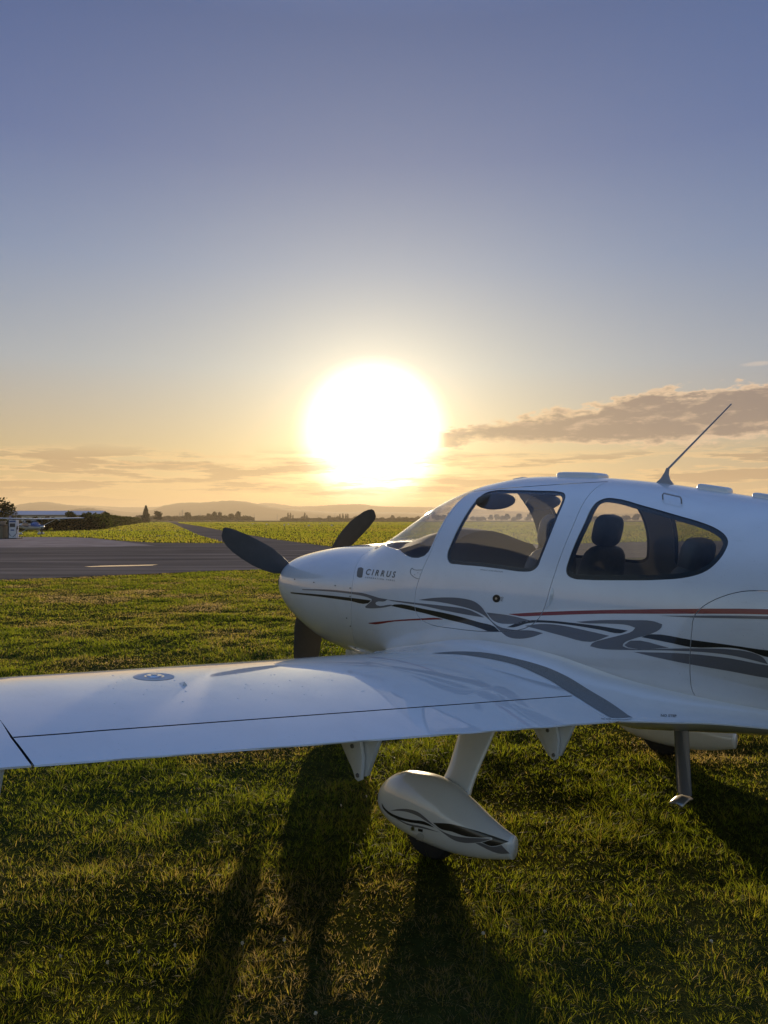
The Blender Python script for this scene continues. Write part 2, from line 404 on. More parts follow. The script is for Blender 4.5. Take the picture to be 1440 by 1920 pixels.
def loft(stations, xs, n, inset=0., y0=0.):
    A = np.array(sorted(stations)); V = []
    for x in xs:
        zt, zb, wd, zc, nu, nl = [float(pchip(A[:, 0], A[:, k], np.array([x]))[0]) for k in range(1, 7)]
        zt -= inset; zb += inset; wd = max(.004, wd - inset)
        th = np.linspace(0, 2*np.pi, n, endpoint=False); c, s = np.cos(th), np.sin(th)
        nn = np.where(s >= 0, nu, nl); hh = np.where(s >= 0, zt - zc, zc - zb)
        yy = wd*np.sign(c)*abs(c)**(2/nn); zz = zc + hh*np.sign(s)*abs(s)**(2/nn)
        V += [(float(x), y0 + float(a), float(b)) for a, b in zip(yy, zz)]
    F = []
    for i in range(len(xs) - 1):
        for k in range(n): F.append((i*n+k, (i+1)*n+k, (i+1)*n+(k+1) % n, i*n+(k+1) % n))
    F.append(tuple(range(n))); F.append(tuple(range(len(xs)*n-1, (len(xs)-1)*n-1, -1)))
    return V, F
def fix(me):
    bm = bmesh.new(); bm.from_mesh(me); bmesh.ops.recalc_face_normals(bm, faces=bm.faces); bm.to_mesh(me); bm.free(); return me
def flipped(me):
    bm = bmesh.new(); bm.from_mesh(me); bmesh.ops.reverse_faces(bm, faces=bm.faces); bm.to_mesh(me); bm.free(); return me
def shell(xs_o, xs_i, n, off_o, off_i):
    vo, fo = loft(ST, xs_o, n, off_o); a = fix(mesh_from('o', vo, fo))
    vi, fi = loft(ST, xs_i, 64, off_i); b = flipped(fix(mesh_from('i', vi, fi)))
    bm = bmesh.new(); bm.from_mesh(a); k = len(bm.faces); bm.from_mesh(b); bm.faces.ensure_lookup_table()
    for f in bm.faces[k:]: f.material_index = 1
    me = bpy.data.meshes.new('shell'); bm.to_mesh(me); bm.free(); return me
XS = np.concatenate([np.linspace(-4.75, -1.6, 40), np.linspace(-1.56, 2.3, 110), np.linspace(2.33, 2.56, 12), np.linspace(2.575, 2.635, 8)])
vo, fo = loft(ST, XS, 112); OUT = fix(mesh_from('outer', vo, fo, True)); FREF = Ref(OUT)
SH = shell(XS, np.linspace(-2.4, 2.2, 60), 112, 0, .016)
def hit(px, py, ref=None):
    h = (ref or FREF).ray(CAM_L, dir_l(px, py)); return h
def px_xz(pts):
    out = []
    for a, b in pts:
        h = hit(a, b)
        if a == 1560 and h: out.append(Vector((-3.5, 1.27 + (h[0].z - 1.27) * .35)))      # stripes run on and narrow towards the tail
        elif h: out.append(Vector((h[0].x, h[0].z)))
        else: p = on_y(a, b, .3); out.append(Vector((p.x, p.z)))
    return out
def side(x, z):
    h = FREF.ray((x, 3, z), (0, -1, 0)); return h
def prism_mesh(poly, y0=-2, y1=2):
    m = MB().prism([(p.x, p.y) for p in poly], y0, y1); return fix(mesh_from('cut', m.v, m.f))
win_ws = [Vector((1.57, 1.497)), *px_xz([(745, 1031), (756, 1040), (772, 1046), (785, 1046), (796, 1042), (804, 1034), (812, 1018), (826, 988), (842, 962), (858, 942), (872, 930)]), Vector((.62, 1.93)), Vector((1.2, 2.0)), Vector((1.7, 1.7)), Vector((1.66, 1.52))]
win_door = smooth_poly(px_xz([(838, 1042), (846, 1018), (858, 992), (875, 962), (893, 938), (905, 927), (920, 921), (960, 919), (1010, 920), (1050, 922), (1058, 925), (1060, 934), (1046, 968), (1030, 1008), (1014, 1048), (1008, 1062), (998, 1070), (982, 1072), (940, 1067), (900, 1062), (856, 1058), (842, 1055)]), seg=4, corner=70)
win_rear = smooth_poly(px_xz([(1061, 1070), (1066, 1050), (1080, 1014), (1096, 980), (1108, 954), (1118, 942), (1132, 935), (1150, 934), (1210, 949), (1270, 966), (1320, 981), (1345, 992), (1360, 1004), (1365, 1016), (1361, 1030), (1348, 1050), (1325, 1070), (1290, 1082), (1240, 1087), (1160, 1088), (1095, 1087), (1075, 1085), (1064, 1079)]), seg=4, corner=70)
seam_cowl = smooth_poly(px_xz([(702, 1026), (690, 1034), (678, 1043), (670, 1056), (664, 1075), (660, 1102), (659, 1144), (661, 1185), (669, 1212), (678, 1224)]), closed=False)
def seam_strip(line, g=.0018):
    L = []; Rr = []
    for i, p in enumerate(line):
        t = (line[min(i + 1, len(line) - 1)] - line[max(i - 1, 0)]).normalized(); n = Vector((-t.y, t.x)); L.append(p + n * g); Rr.append(p - n * g)
    return L, Rr
sc_top, sc_bot = seam_cowl[0], seam_cowl[-1]
cowl_line = [Vector((sc_top.x - .03, 1.8)), *seam_cowl, Vector((sc_bot.x + .02, .3))]
cowl_poly = cowl_line + [Vector((3.2, .3)), Vector((3.2, 1.8))]
door_pts = px_xz([(1140, 903), (1118, 915), (1098, 937), (1075, 985), (1045, 1060), (1032, 1100), (1020, 1140), (1012, 1156), (1001, 1168), (980, 1179), (930, 1184), (850, 1178), (795, 1165), (781, 1150), (778, 1120), (783, 1094), (795, 1062), (806, 1038), (818, 1010), (835, 977), (856, 948), (884, 922)])
door_poly = smooth_poly(door_pts, seg=4, corner=60)
bag_poly = smooth_poly(px_xz([(1500, 1110), (1440, 1108), (1390, 1109), (1340, 1124), (1314, 1140), (1300, 1158), (1296, 1185), (1293, 1230), (1293, 1270), (1297, 1295), (1309, 1313), (1335, 1331), (1375, 1340), (1440, 1345), (1500, 1345), (1530, 1310), (1535, 1220), (1530, 1140)]), seg=4, corner=60)
G = .0016
body = SH
for wp in (win_ws, win_door, win_rear): body = boolean(body, prism_mesh(wp), 'DIFFERENCE')
cowl = boolean(body, prism_mesh(offset_poly(cowl_poly, -G)), 'INTERSECT'); body = boolean(body, prism_mesh(offset_poly(cowl_poly, G)), 'DIFFERENCE')
door = boolean(body, prism_mesh(offset_poly(door_poly, -G), .02), 'INTERSECT'); body = boolean(body, prism_mesh(offset_poly(door_poly, G), .02), 'DIFFERENCE')
bag = boolean(body, prism_mesh(offset_poly(bag_poly, -G), .02), 'INTERSECT'); body = boolean(body, prism_mesh(offset_poly(bag_poly, G), .02), 'DIFFERENCE')
for m_ in (body, cowl, door, bag): smooth_like(m_, FREF)
PM = [WHITE, LINING, GREY, BLACK, RED, MARK, METAL]
# stripes and lettering: thin sheets on the skin, sorted into the panel that carries them
decs = {'fuselage': [], 'engine_cowling': [], 'cabin_door': [], 'baggage_door': []}
SEAMS = [seam_cowl, door_poly + [door_poly[0]], bag_poly + [bag_poly[0]]]
def which(p):
    if inside(p, cowl_poly): return 'engine_cowling'
    if inside(p, door_poly): return 'cabin_door'
    if inside(p, bag_poly): return 'baggage_door'
    return 'fuselage'
def seg_dist(p, a, b):
    d = b - a; L = d.length_squared; t = max(0, min(1, (p - a).dot(d) / L)) if L else 0; return (p - a - d * t).length
def near_seam(p, g=.0022):
    for s in SEAMS:
        for i in range(len(s) - 1):
            if abs(s[i].x - p.x) < .08 and seg_dist(p, s[i], s[i + 1]) < g: return True
    return False
def add_decal(xz, mi, off=.0014, step=.022, proj=side, cut=True):
    xs = [p[0] for p in xz]; zs = [p[1] for p in xz]; sm = []
    if cut:
        for s in SEAMS:
            for st in seam_strip(s, .0022):
                run = []
                for p in st:
                    if min(xs) - .05 < p.x < max(xs) + .05 and min(zs) - .05 < p.y < max(zs) + .05: run.append(p)
                    else:
                        if len(run) > 1: sm.append(run)
                        run = []
                if len(run) > 1: sm.append(run)
    V2, V3, N3, tr = patch(xz, proj, step, off, sm)
    for f in tr:
        c = (V2[f[0]] + V2[f[1]] + V2[f[2]]) / 3
        if cut and near_seam(c): continue
        k = which(c) if cut else 'fuselage'
        if (V3[f[1]] - V3[f[0]]).cross(V3[f[2]] - V3[f[0]]).dot(N3[f[0]]) < 0: f = f[::-1]
        decs[k].append(([V3[i] for i in f], [N3[i] for i in f], mi))
def px_decal(pts, mi, seg=4, **kw): add_decal([p for p in smooth_poly(px_xz(pts), seg=seg)], mi, **kw)
px_decal([(567,1104.5),(620,1105.5),(660,1109.5),(681,1112),(702,1118),(712,1121),(727,1123.5),(722,1127),(706,1128.5),(704,1131),(707,1134.5),(732,1133.5),(737,1134),(731,1136.5),(696,1140.5),(686,1139.5),(685,1137),(697,1127),(697,1123),(688,1119.3),(660,1113.6),(600,1107.5),(567,1106)], 2)
px_decal([(545,1110),(594.5,1114),(657,1120.5),(696,1125.5),(690,1131),(657,1126.5),(594.5,1118),(546,1112.5)], 3)
px_decal([(723,1123.6),(784,1130.5),(834,1136),(879,1143),(895,1150),(908,1157.5),(879,1153),(834,1144.5),(790,1135),(737,1127)], 2)
px_decal([(740,1133),(795.5,1141.7),(851,1153),(901,1167),(926,1174),(936,1183),(918,1184),(904,1179),(879,1171),(834,1160),(795.5,1149.5),(734,1136)], 3)
px_decal([(785,1124.5),(812,1121),(840,1120),(868,1122),(890,1128),(902.5,1137.5),(911,1149),(920.5,1162.5),(934,1173.6),(951,1178.6),(968,1181),(998,1182),(1018,1186.7),(995.5,1194.5),(968,1197),(951,1193),(940,1184.7),(929,1174),(918,1162.5),(906.7,1153),(895.5,1147),(879,1140.7),(851,1133.7),(818,1127.8),(795.5,1125.8)], 2)
px_decal([(690.5,1167.5),(740,1162.5),(795.5,1159),(820.5,1158.3),(831.7,1161),(795.5,1162),(740,1164.8),(693,1169)], 4)
px_decal([(912,1148),(957,1154),(998,1164),(959,1169.5),(926,1164)], 2)
px_decal([(950.6,1175.6),(971,1167),(990,1163),(1024,1163),(1069,1167),(1125,1173.7),(1176.7,1182),(1162.5,1187),(1125,1180.5),(1069,1171.5),(1020,1167),(990,1168),(964,1175.6)], 3)
px_decal([(984,1173),(1012.5,1169.5),(1050,1172),(1095,1181),(1142,1191.7),(1106,1203),(1050,1190.6),(1012.5,1180.5)], 2)
px_decal([(952.5,1151),(1012.5,1147.5),(1125,1143.7),(1237.5,1142),(1440,1142),(1560,1144),(1560,1155),(1440,1152),(1237.5,1150.5),(1125,1150.5),(1012.5,1154),(975,1155)], 4)
px_decal([(1235.6,1154),(1440,1155),(1560,1158),(1560,1165),(1440,1160.6),(1294,1157.4)], 2)
px_decal([(1080,1165.5),(1125,1162.5),(1185,1162.5),(1222.5,1164),(1241,1170),(1239,1176.7),(1222.5,1187),(1185,1198),(1168,1206.7),(1167,1211),(1177.5,1215),(1237.5,1215.7),(1312.5,1215),(1369,1217),(1406,1222.5),(1429,1232),(1439,1245),(1417.5,1239),(1369,1228),(1312.5,1221.7),(1237.5,1218.7),(1170,1218),(1125,1215.7),(1106,1211),(1110,1205.6),(1132.5,1198),(1162.5,1190.6),(1185,1183),(1190.6,1176.7),(1177.5,1172),(1140,1169),(1095,1168)], 2)
px_decal([(1220.6,1188.7),(1294,1199),(1369,1209),(1440,1219),(1560,1240),(1560,1256),(1440,1232),(1399,1219),(1369,1214),(1294,1212.7),(1260,1205.6),(1202,1194)], 3)
px_decal([(1183,1200.7),(1254,1214),(1177.5,1213.5),(1170,1209)], 2)
px_decal([(1187,1221.7),(1294,1225.5),(1369,1234),(1440,1247),(1560,1275),(1560,1300),(1440,1270.5),(1369,1258),(1294,1245),(1230,1232)], 2)
# badge panel, lettering
px_decal([(672.5,1064.5),(681,1065.5),(681.6,1067),(679.5,1081.5),(678.5,1082.6),(670.5,1081.6),(669.4,1080),(671.4,1065.6)], 5, seg=2, step=.02)
def text_mesh(body_, shear=0., bold=0.):
    cu = bpy.data.curves.new('t', 'FONT'); cu.body = body_; cu.shear = shear; cu.offset = bold; cu.resolution_u = 3; cu.fill_mode = 'FRONT'
    o = bpy.data.objects.new('t', cu); COL.objects.link(o); bpy.context.view_layer.update()
    me = bpy.data.meshes.new_from_object(o.evaluated_get(DG()), depsgraph=DG()); bpy.data.objects.remove(o); return me
def text_quad(body_, TL, TR, BL, BR, caster, shear=0., bold=.01, off=.0016, space=None):
    me = text_mesh(body_, shear, bold); co = np.array([v.co[:] for v in me.vertices]); lo = co.min(0); hi = co.max(0); tris = []; W = []
    for v in me.vertices:
        u = (v.co.x - lo[0]) / (hi[0] - lo[0]); t = (v.co.y - lo[1]) / (hi[1] - lo[1])
        px = (1-u)*((1-t)*BL[0] + t*TL[0]) + u*((1-t)*BR[0] + t*TR[0]); py = (1-u)*((1-t)*BL[1] + t*TL[1]) + u*((1-t)*BR[1] + t*TR[1])
        h = caster(px, py); W.append((h[0] + h[1] * off, h[1]) if h else None)
    for p in me.polygons:
        if any(W[i] is None for i in p.vertices): continue
        tris.append(([W[i][0] for i in p.vertices], [W[i][1] for i in p.vertices]))
    return tris
for q, n_ in text_quad('C I R R U S', (688, 1066.5), (743, 1071.5), (685.5, 1077.5), (740.5, 1083.5), hit, .15, .018): decs['fuselage'].append((q, n_, 5))
for q, n_ in text_quad('G E N E R A T I O N   T H R E E', (685, 1081), (740.5, 1087.2), (684.6, 1083.6), (740, 1090), hit, 0, .0): decs['fuselage'].append((q, n_, 5))
def disc(px, py, r, mi, k='fuselage', off=.0025, squash=1.):
    pts = [(px + r * math.cos(a) , py + r * math.sin(a)) for a in [2*math.pi*i/20 for i in range(20)]]
    add_decal(px_xz(pts), mi, off=off, step=.03)
disc(931, 1122, 7.2, 3); disc(931, 1122, 2.2, 6, off=.005)
for q, n_ in text_quad('O\nC', (939, 1119), (944, 1119), (939, 1127), (944, 1127), hit, 0, .02): decs['cabin_door'].append((q, n_, 5))
for q, n_ in text_quad('EMERGENCY ACCESS INSTRUCTIONS', (901, 1067), (943, 1071), (901, 1069), (943, 1073.4), hit, 0, .0): decs['cabin_door'].append((q, n_, 5))
for a, b in ((522,1081),(553,1086),(589,1092),(629,1098),(657,1102.5),(657,1118),(650.5,1158.5),(657.5,1173.5),(666,1214)): disc(a, b, 1.2, 5)
for a, b in ((778,1077),(784,1074),(788,1076.5)): disc(a, b, .6, 5)
def line_decal(pts, wpx, mi):
    P = [Vector(p) for p in smooth_poly([Vector(p) for p in pts], closed=False, seg=3)]; L, Q = seam_strip(P, wpx)
    add_decal(px_xz([tuple(p) for p in L + Q[::-1]]), mi, step=.05)
line_decal([(792, 1068.5), (776, 1068), (773, 1065), (770, 1069), (770, 1075), (774, 1080), (783, 1085), (787, 1085)], .45, 5)
def join_decals(me, items):
    if not items: return me
    nv = len(me.vertices); V = [v.co[:] for v in me.vertices]; Fs = [tuple(p.vertices) for p in me.polygons]; MI = [p.material_index for p in me.polygons]
    LN = [tuple(c.vector) for c in me.corner_normals]
    for q, n_, mi in items:
        b = len(V); V += [tuple(p) for p in q]; Fs.append(tuple(range(b, b + len(q)))); MI.append(mi); LN += [tuple(n) for n in n_]
    out = mesh_from(me.name, V, Fs, True, MI); out.normals_split_custom_set(LN); return out
ob_body = link('fuselage', join_decals(body, decs['fuselage']), PM, plane)
ob_cowl = link('engine_cowling', join_decals(cowl, decs['engine_cowling']), PM, plane)
ob_door = link('cabin_door', join_decals(door, decs['cabin_door']), PM, plane)
ob_bag = link('baggage_door', join_decals(bag, decs['baggage_door']), PM, plane)
# panes and dark seals
TH = shell(XS, np.linspace(-4.6, 2.56, 90), 112, .0015, .0055)
def pane(poly, name, m, parent, y0=-2, y1=2):
    p = boolean(TH, prism_mesh(offset_poly(poly, -.001), y0, y1), 'INTERSECT')
    smooth_like(p, FREF, .02); p.materials.clear()
    for q in p.polygons: q.material_index = 0
    return link(name, p, [m], parent)
SE = shell(XS, np.linspace(-4.6, 2.4, 90), 112, .0065, .0095)
def seal(poly, wd, parent, y0=-2, y1=2):
    p = boolean(SE, prism_mesh(offset_poly(poly, .004), y0, y1), 'INTERSECT'); p = boolean(p, prism_mesh(offset_poly(poly, -wd)), 'DIFFERENCE')
    p.materials.clear()
    for q in p.polygons: q.material_index = 0
    p.polygons.foreach_set('use_smooth', [False] * len(p.polygons)); return link('window_seal', p, [SEAL], parent)
pane(win_ws, 'windshield', GLASS, plane)
pane(win_door, 'window', GLASS, ob_door, .02); seal(win_door, .020, ob_door, .02)
pane(win_door, 'window', GLASS, plane, -2, -.02); seal(win_door, .020, plane, -2, -.02)
pane(win_rear, 'window', TINT, plane, .02); seal(win_rear, .024, plane, .02)
pane(win_rear, 'window', TINT, plane, -2, -.02); seal(win_rear, .024, plane, -2, -.02)

# ------------------------------------------------------------------ wing
DIH = math.tan(R(5.0))
def w_te(y): return -.66 + .205 * (y - .87) if y < 3.3 else -.66 + .205 * 2.43 + .16 * (y - 3.3)
def w_le(y): return 1.03 - .025 * (y - 1) if y < 3.3 else .9725 - .09 * (y - 3.3)
def w_sec(y, n=36, tscale=1.):
    te, le = w_te(y), w_le(y); c = le - te; zte = .755 + DIH * (y - .9); zle = zte + c * .016; t = .125 if y < 3 else .12
    up, dn = [], []
    for i in range(n + 1):
        x = .5 * (1 - math.cos(math.pi * i / n)); yt = 5*t*(.2969*math.sqrt(x) - .126*x - .3516*x*x + .2843*x**3 - .1015*x**4) * tscale
        cam_ = .016 * (1 - (2*x - 1)**2) * tscale
        X = le - x * c; zz = zle + (zte - zle) * x
        up.append((X, zz + c * (yt + cam_) + .0015 * x)); dn.append((X, zz + c * (-yt * .8 + cam_) - .0015 * x))
    return up, dn
def make_wing_mesh(sgn):
    ys = list(np.linspace(.35, 5.45, 52)) + [5.55, 5.63, 5.69, 5.73, 5.75]; sc_ = [1.] * 52 + [.93, .8, .62, .4, .15]
    V = []; N = 0
    for y, k in zip(ys, sc_):
        up, dn = w_sec(y, tscale=k); ring = up[::-1] + dn[1:]; N = len(ring); V += [(p[0], sgn * y, p[1]) for p in ring]
    F = []
    for i in range(len(ys) - 1):
        for k in range(N): F.append((i*N+k, i*N+(k+1) % N, (i+1)*N+(k+1) % N, (i+1)*N+k))
    F += [tuple(range(N)), tuple(range(len(ys)*N-1, (len(ys)-1)*N-1, -1))]
    return fix(mesh_from('wing', V, F, True))
WL = make_wing_mesh(1); WREF = Ref(WL)
def wing_hit(px, py): return WREF.ray(CAM_L, dir_l(px, py))
def px_xy(pts):
    out = []
    for a, b in pts:
        h = wing_hit(a, b); out.append(Vector((h[0].x, h[0].y)) if h else None)
    return out
fa = px_xy([(1072, 1304), (27, 1381.5), (3, 1350)])
print('flap corners', fa)
HI, HO, AC = fa
if HI is None: HI = Vector((-.25, .62))
if HO is None: HO = Vector((.18, 3.1))
if AC is None: AC = Vector((.42, 3.05))
TI = Vector((-.95, 1.02)); 
te_i = on_y(1150, 1352, .92); te_o = on_y(57, 1438, 3.2)
TIo = Vector((te_i.x, te_i.y)); TOo = Vector((te_o.x, te_o.y))
ext = lambda a, b, k: b + (b - a) * k
flap_poly = [HI, HO, ext(HO, TOo, .5), ext(HI, TIo, .5)]
ail_poly = [AC, Vector((.44, 5.25)), Vector((-.6, 5.25)), ext(HO, TOo, .5) + Vector((0, .004)), TOo + Vector((0, .004)), HO + Vector((0, .004))]
def prism_xy(poly, sgn, g):
    poly = offset_poly(poly, g); m = MB().prism([(p.x, sgn * p.y) for p in poly], .3, 2.5, axis='z'); return fix(mesh_from('cut', m.v, m.f))
def build_wing(sgn):
    W = WL if sgn > 0 else make_wing_mesh(-1); ref = WREF if sgn > 0 else Ref(W)
    fl = boolean(W, prism_xy(flap_poly, sgn, -.004), 'INTERSECT'); a = boolean(W, prism_xy(ail_poly, sgn, -.0035), 'INTERSECT')
    W2 = boolean(boolean(W, prism_xy(flap_poly, sgn, .005), 'DIFFERENCE'), prism_xy(ail_poly, sgn, .0035), 'DIFFERENCE')
    for m_ in (fl, a, W2):
        smooth_like(m_, ref)
        for p in m_.polygons:
            if ref.near(p.center)[2] > .0025: p.material_index = 2  # cut walls take a dark colour, shade painted into the gaps
    return W2, fl, a
Wm, Fm, Am = build_wing(1)
COVE = mat('cove_shade', (.03, .03, .035), .7)  # gap walls coloured dark to look like shade between the panels
link('flap', Fm, [WHITE, WHITE, COVE], plane); link('aileron', Am, [WHITE, WHITE, COVE], plane)
# root fairing: concave sheet from the wing skin up to the cabin side, running aft to a point
def top_z(x, y):
    h = WREF.bvh.ray_cast(Vector((x, y, 3)), Vector((0, 0, -1))); return h[0].z if h[0] else None
def bot_z(x, y):
    h = WREF.bvh.ray_cast(Vector((x, y, -3)), Vector((0, 0, 1))); return h[0].z if h[0] else None
inner = [(1.30,.78),(1.05,.845),(.85,.885),(.70,.92),(.52,.958),(.28,.978),(.05,.975),(-.15,.957),(-.35,.917),(-.52,.880),(-.70,.855),(-.85,.84),(-1.05,.825),(-1.25,.815),(-1.5,.808),(-1.8,.80)][::-1]
ix = [p[0] for p in inner]; iz = [p[1] for p in inner]
te_edge = [(-.64,.862,.752),(-.82,.735,.757),(-1.0,.64,.768),(-1.2,.56,.772),(-1.5,.47,.785),(-1.8,.40,.798)][::-1]
ex = [p[0] for p in te_edge]
def fairing(sgn):
    rows = []; lows = []
    for x in np.linspace(-1.8, 1.22, 90):
        zi = float(pchip(ix, iz, np.array([x]))[0]); h = FREF.ray((x, 3, zi), (0, -1, 0)); I = Vector((x, h[0].y - .0015, zi))
        if x < -.64:
            oy = float(pchip(ex, [p[1] for p in te_edge], np.array([x]))[0]); oz = float(pchip(ex, [p[2] for p in te_edge], np.array([x]))[0]); lz = oz - .006; slope = .06
        else:
            oy = float(pchip([-.64, -.5, -.38, -.1, .3, 1.3], [.862, .805, .755, .84, .95, 1.0], np.array([x]))[0])
            zz = top_z(x, oy); slope = DIH
            if zz is None:      # ahead of the leading edge: taper to a point
                t = min(1, (x - w_le(oy)) / .2); oy = oy - .43 * t**.7; oz = .80 + .0 * t; lz = oz - .02
            else: oz = zz - .0015; lz = bot_z(x, oy); lz = (lz if lz else oz - .02) + .0015
        O = Vector((x, oy, oz)); dy = oy - I.y
        C1 = Vector((x, I.y + dy * .45, oz - slope * dy * .55)); C2 = Vector((x, I.y + dy * .06, oz - slope * dy * .9 + (zi - oz) * .35))
        row = []
        for k in range(17):
            t = k / 16; row.append(O*(1-t)**3 + C1*3*t*(1-t)**2 + C2*3*t*t*(1-t) + I*t**3)
        rows.append(row)
        zb_ = float(pchip([s[0] for s in sorted(ST)], [s[2] for s in sorted(ST)], np.array([x]))[0]) - .012
        O2 = Vector((x, oy, lz)); B = Vector((x, 0, zb_)); K = Vector((x, oy * .72, zb_ + (lz - zb_) * .25)); low = []
        for k in range(15):
            t = k / 14; low.append(O2*(1-t)**2 + K*2*t*(1-t) + B*t*t)
        lows.append(low)
    V = []; Fs = []; NR = 32
    for r, l_ in zip(rows, lows): V += [(p.x, sgn * p.y, p.z) for p in (r[::-1] + l_)]
    for i in range(len(rows) - 1):
        for k in range(NR - 1): Fs.append((i*NR+k, i*NR+k+1, (i+1)*NR+k+1, (i+1)*NR+k))
    me = mesh_from('fairing', V, Fs, True)
    bm = bmesh.new(); bm.from_mesh(me); bmesh.ops.recalc_face_normals(bm, faces=bm.faces)
    n = sum((f.normal.z for f in bm.faces if f.calc_center_median().z > .85))
    if n < 0: bmesh.ops.reverse_faces(bm, faces=bm.faces)
    bm.to_mesh(me); bm.free(); me.set_sharp_from_angle(angle=R(50)); return me
FA = fairing(1)
# combined top surface for markings on wing and fairing
bmx = bmesh.new(); bmx.from_mesh(WL); bmx.from_mesh(FA); mm = bpy.data.meshes.new('c'); bmx.to_mesh(mm); bmx.free(); CREF = Ref(mm)
def top_hit(px, py): return CREF.ray(CAM_L, dir_l(px, py))
def down(x, y): return CREF.ray((x, y, 3), (0, 0, -1))
wing_items = []; fair_items = []
def top_decal(pts, mi, store, off=.0018, step=.025, seg=4, project=True):
    hp = []
    for a, b in pts:
        h = top_hit(a, b)
        if h: hp.append(Vector((h[0].x, h[0].y)))
    if len(hp) < 3: print('decal missed', pts[0]); return
    V2, V3, N3, tr = patch(smooth_poly(hp, seg=seg), down, step, off)
    for f in tr:
        if (V3[f[1]] - V3[f[0]]).cross(V3[f[2]] - V3[f[0]]).dot(N3[f[0]]) < 0: f = f[::-1]
        store.append(([V3[i] for i in f], [N3[i] for i in f], mi))
top_decal([(809,1224.5),(840,1222),(890,1222),(932,1227),(973,1236),(1010,1246),(1042,1258),(1075,1275),(1110,1297),(1148,1320),(1185,1345),(1147,1347),(1110,1325),(1072,1301),(1040,1281),(1001,1261),(967,1247),(930,1237.5),(890,1230.5),(850,1226)], 1, fair_items)
top_decal([(1184,1346.5),(1146,1348.5),(1140,1344.5),(1148,1346.2),(1182,1344.6)], 0, fair_items, off=.0022)
for q, n_ in text_quad('NO STEP', (1238, 1338.5), (1267, 1339.5), (1237.5, 1343), (1267, 1344), top_hit, 0, .02): fair_items.append((q, n_, 2))
for q, n_ in text_quad('NO STEP', (1126, 1345.8), (1145, 1346.4), (1126, 1348.2), (1145, 1348.8), top_hit, 0, .01): fair_items.append((q, n_, 2))
ring = lambda cx, cy, rx, ry, n=28: [(cx + rx*math.cos(2*math.pi*i/n), cy + ry*math.sin(2*math.pi*i/n)) for i in range(n)]
top_decal(ring(289.5, 1268.5, 39, 7.2), 3, wing_items, seg=1, off=.0012)
top_decal(ring(290, 1268, 19, 3.6), 4, wing_items, seg=1, off=.0022)
RINGM = mat('fuel_ring_label', (.58, .57, .55), .6); CAPM = mat('fuel_cap_metal', (.72, .72, .72), .25, metal=1.)
WM = [WHITE, GRIP, BLACK, RINGM, CAPM]
link('wing', join_decals(Wm, wing_items), WM, plane)
Wr, Fr, Ar = build_wing(-1)
link('wing', Wr, [WHITE, WHITE, COVE], plane); link('flap', Fr, [WHITE, WHITE, COVE], plane); link('aileron', Ar, [WHITE, WHITE, COVE], plane)
fo_ = link('wing_root_fairing', join_decals(FA, fair_items), WM, plane); link('wing_root_fairing', fairing(-1), WM, plane)
# fuel cap, stall tab, drops
def on_top(px, py):
    h = top_hit(px, py); return h
h = on_top(290, 1267.5)
if h:
    Rm = h[1].to_track_quat('Z', 'Y').to_matrix()
    m_ = MB(); n = 28
    for r0, r1, z0, z1 in ((.033, .030, .002, .006), (.014, .012, .006, .010)):
        vs = [Rm @ Vector((r*math.cos(2*math.pi*i/n), r*math.sin(2*math.pi*i/n), z)) + h[0] for r, z in ((r0, z0), (r1, z1)) for i in range(n)]
        m_.add(vs, [(i, (i+1) % n, n+(i+1) % n, n+i) for i in range(n)] + [tuple(range(n, 2*n))])
    m_.box((0, 0, .0), (.001, .001, .001), M=Matrix.Translation(h[0]))
    m_.build('fuel_cap', CAPM, plane, smooth=True)
h = on_top(345, 1284)
if h:
    m_ = MB(); p = h[0]; m_.add([p + Vector(v) for v in ((.05, -.004, -.002), (.05, .004, -.002), (-.01, .012, -.002), (-.01, -.012, -.002), (-.008, 0, .016))], [(0, 1, 4), (1, 2, 4), (2, 3, 4), (3, 0, 4), (0, 3, 2, 1)])
    m_.build('sump_tab', WHITE, plane)
m_ = MB()
for _ in range(60):
    a = random.uniform(150, 690); b = random.uniform(1262, 1300 + (690 - a) * .06); h = on_top(a, b)
    if h: r = random.uniform(.0015, .0042); m_.ell(h[0], (r * 1.3, r, r * .45), nu=8, nv=5)
WATER = mat('water_drop', (.9, .9, .9), .02); 
dr_ = m_.build('water_drops', WATER, plane, smooth=True); dr_['kind'] = 'stuff'

# flap brackets
def bracket(x, y, zt, hh=.15, sgn=1):
    m_ = MB()
    pl = [(x + .105, zt), (x + .06, zt - hh*.3), (x + .012, zt - hh*.86), (x + .004, zt - hh*.96), (x - .012, zt - hh), (x - .028, zt - hh*.95), (x - .03, zt - hh*.8), (x - .035, zt - hh*.45), (x - .02, zt)]
    m_.prism(pl, sgn*(y + .004), sgn*(y - .012))
    pl2 = [(x + .16, zt + .012), (x + .10, zt - hh*.45), (x + .03, zt - hh*.98), (x - .03, zt - hh*.9), (x - .10, zt)]
    m_.prism(pl2, sgn*(y - .020), sgn*(y - .040))
    br = m_.build('flap_bracket', WHITE, plane, smooth=True, bevel=.003)
    for (a, c) in ((x - .012, zt - hh*.86), (x + .018, zt - hh*.25)):
        b = MB(); n = 14; vs = [(a + r*math.cos(2*math.pi*i/n), sgn*(y + .0045 + e), c + r*math.sin(2*math.pi*i/n)) for r, e in ((.0085, 0), (.0075, .004)) for i in range(n)]
        b.add(vs, [(i, (i+1) % n, n+(i+1) % n, n+i) for i in range(n)] + [tuple(range(n, 2*n))])
        b.build('bolt', MARK, br, smooth=True)
for y, e in ((1.14, 0), (2.10, 0), (3.31, 0)):
    for s_ in (1, -1): bracket(w_te(y) + .10 - e, y, .755 + DIH*(y - .9) - .004, .165, s_)

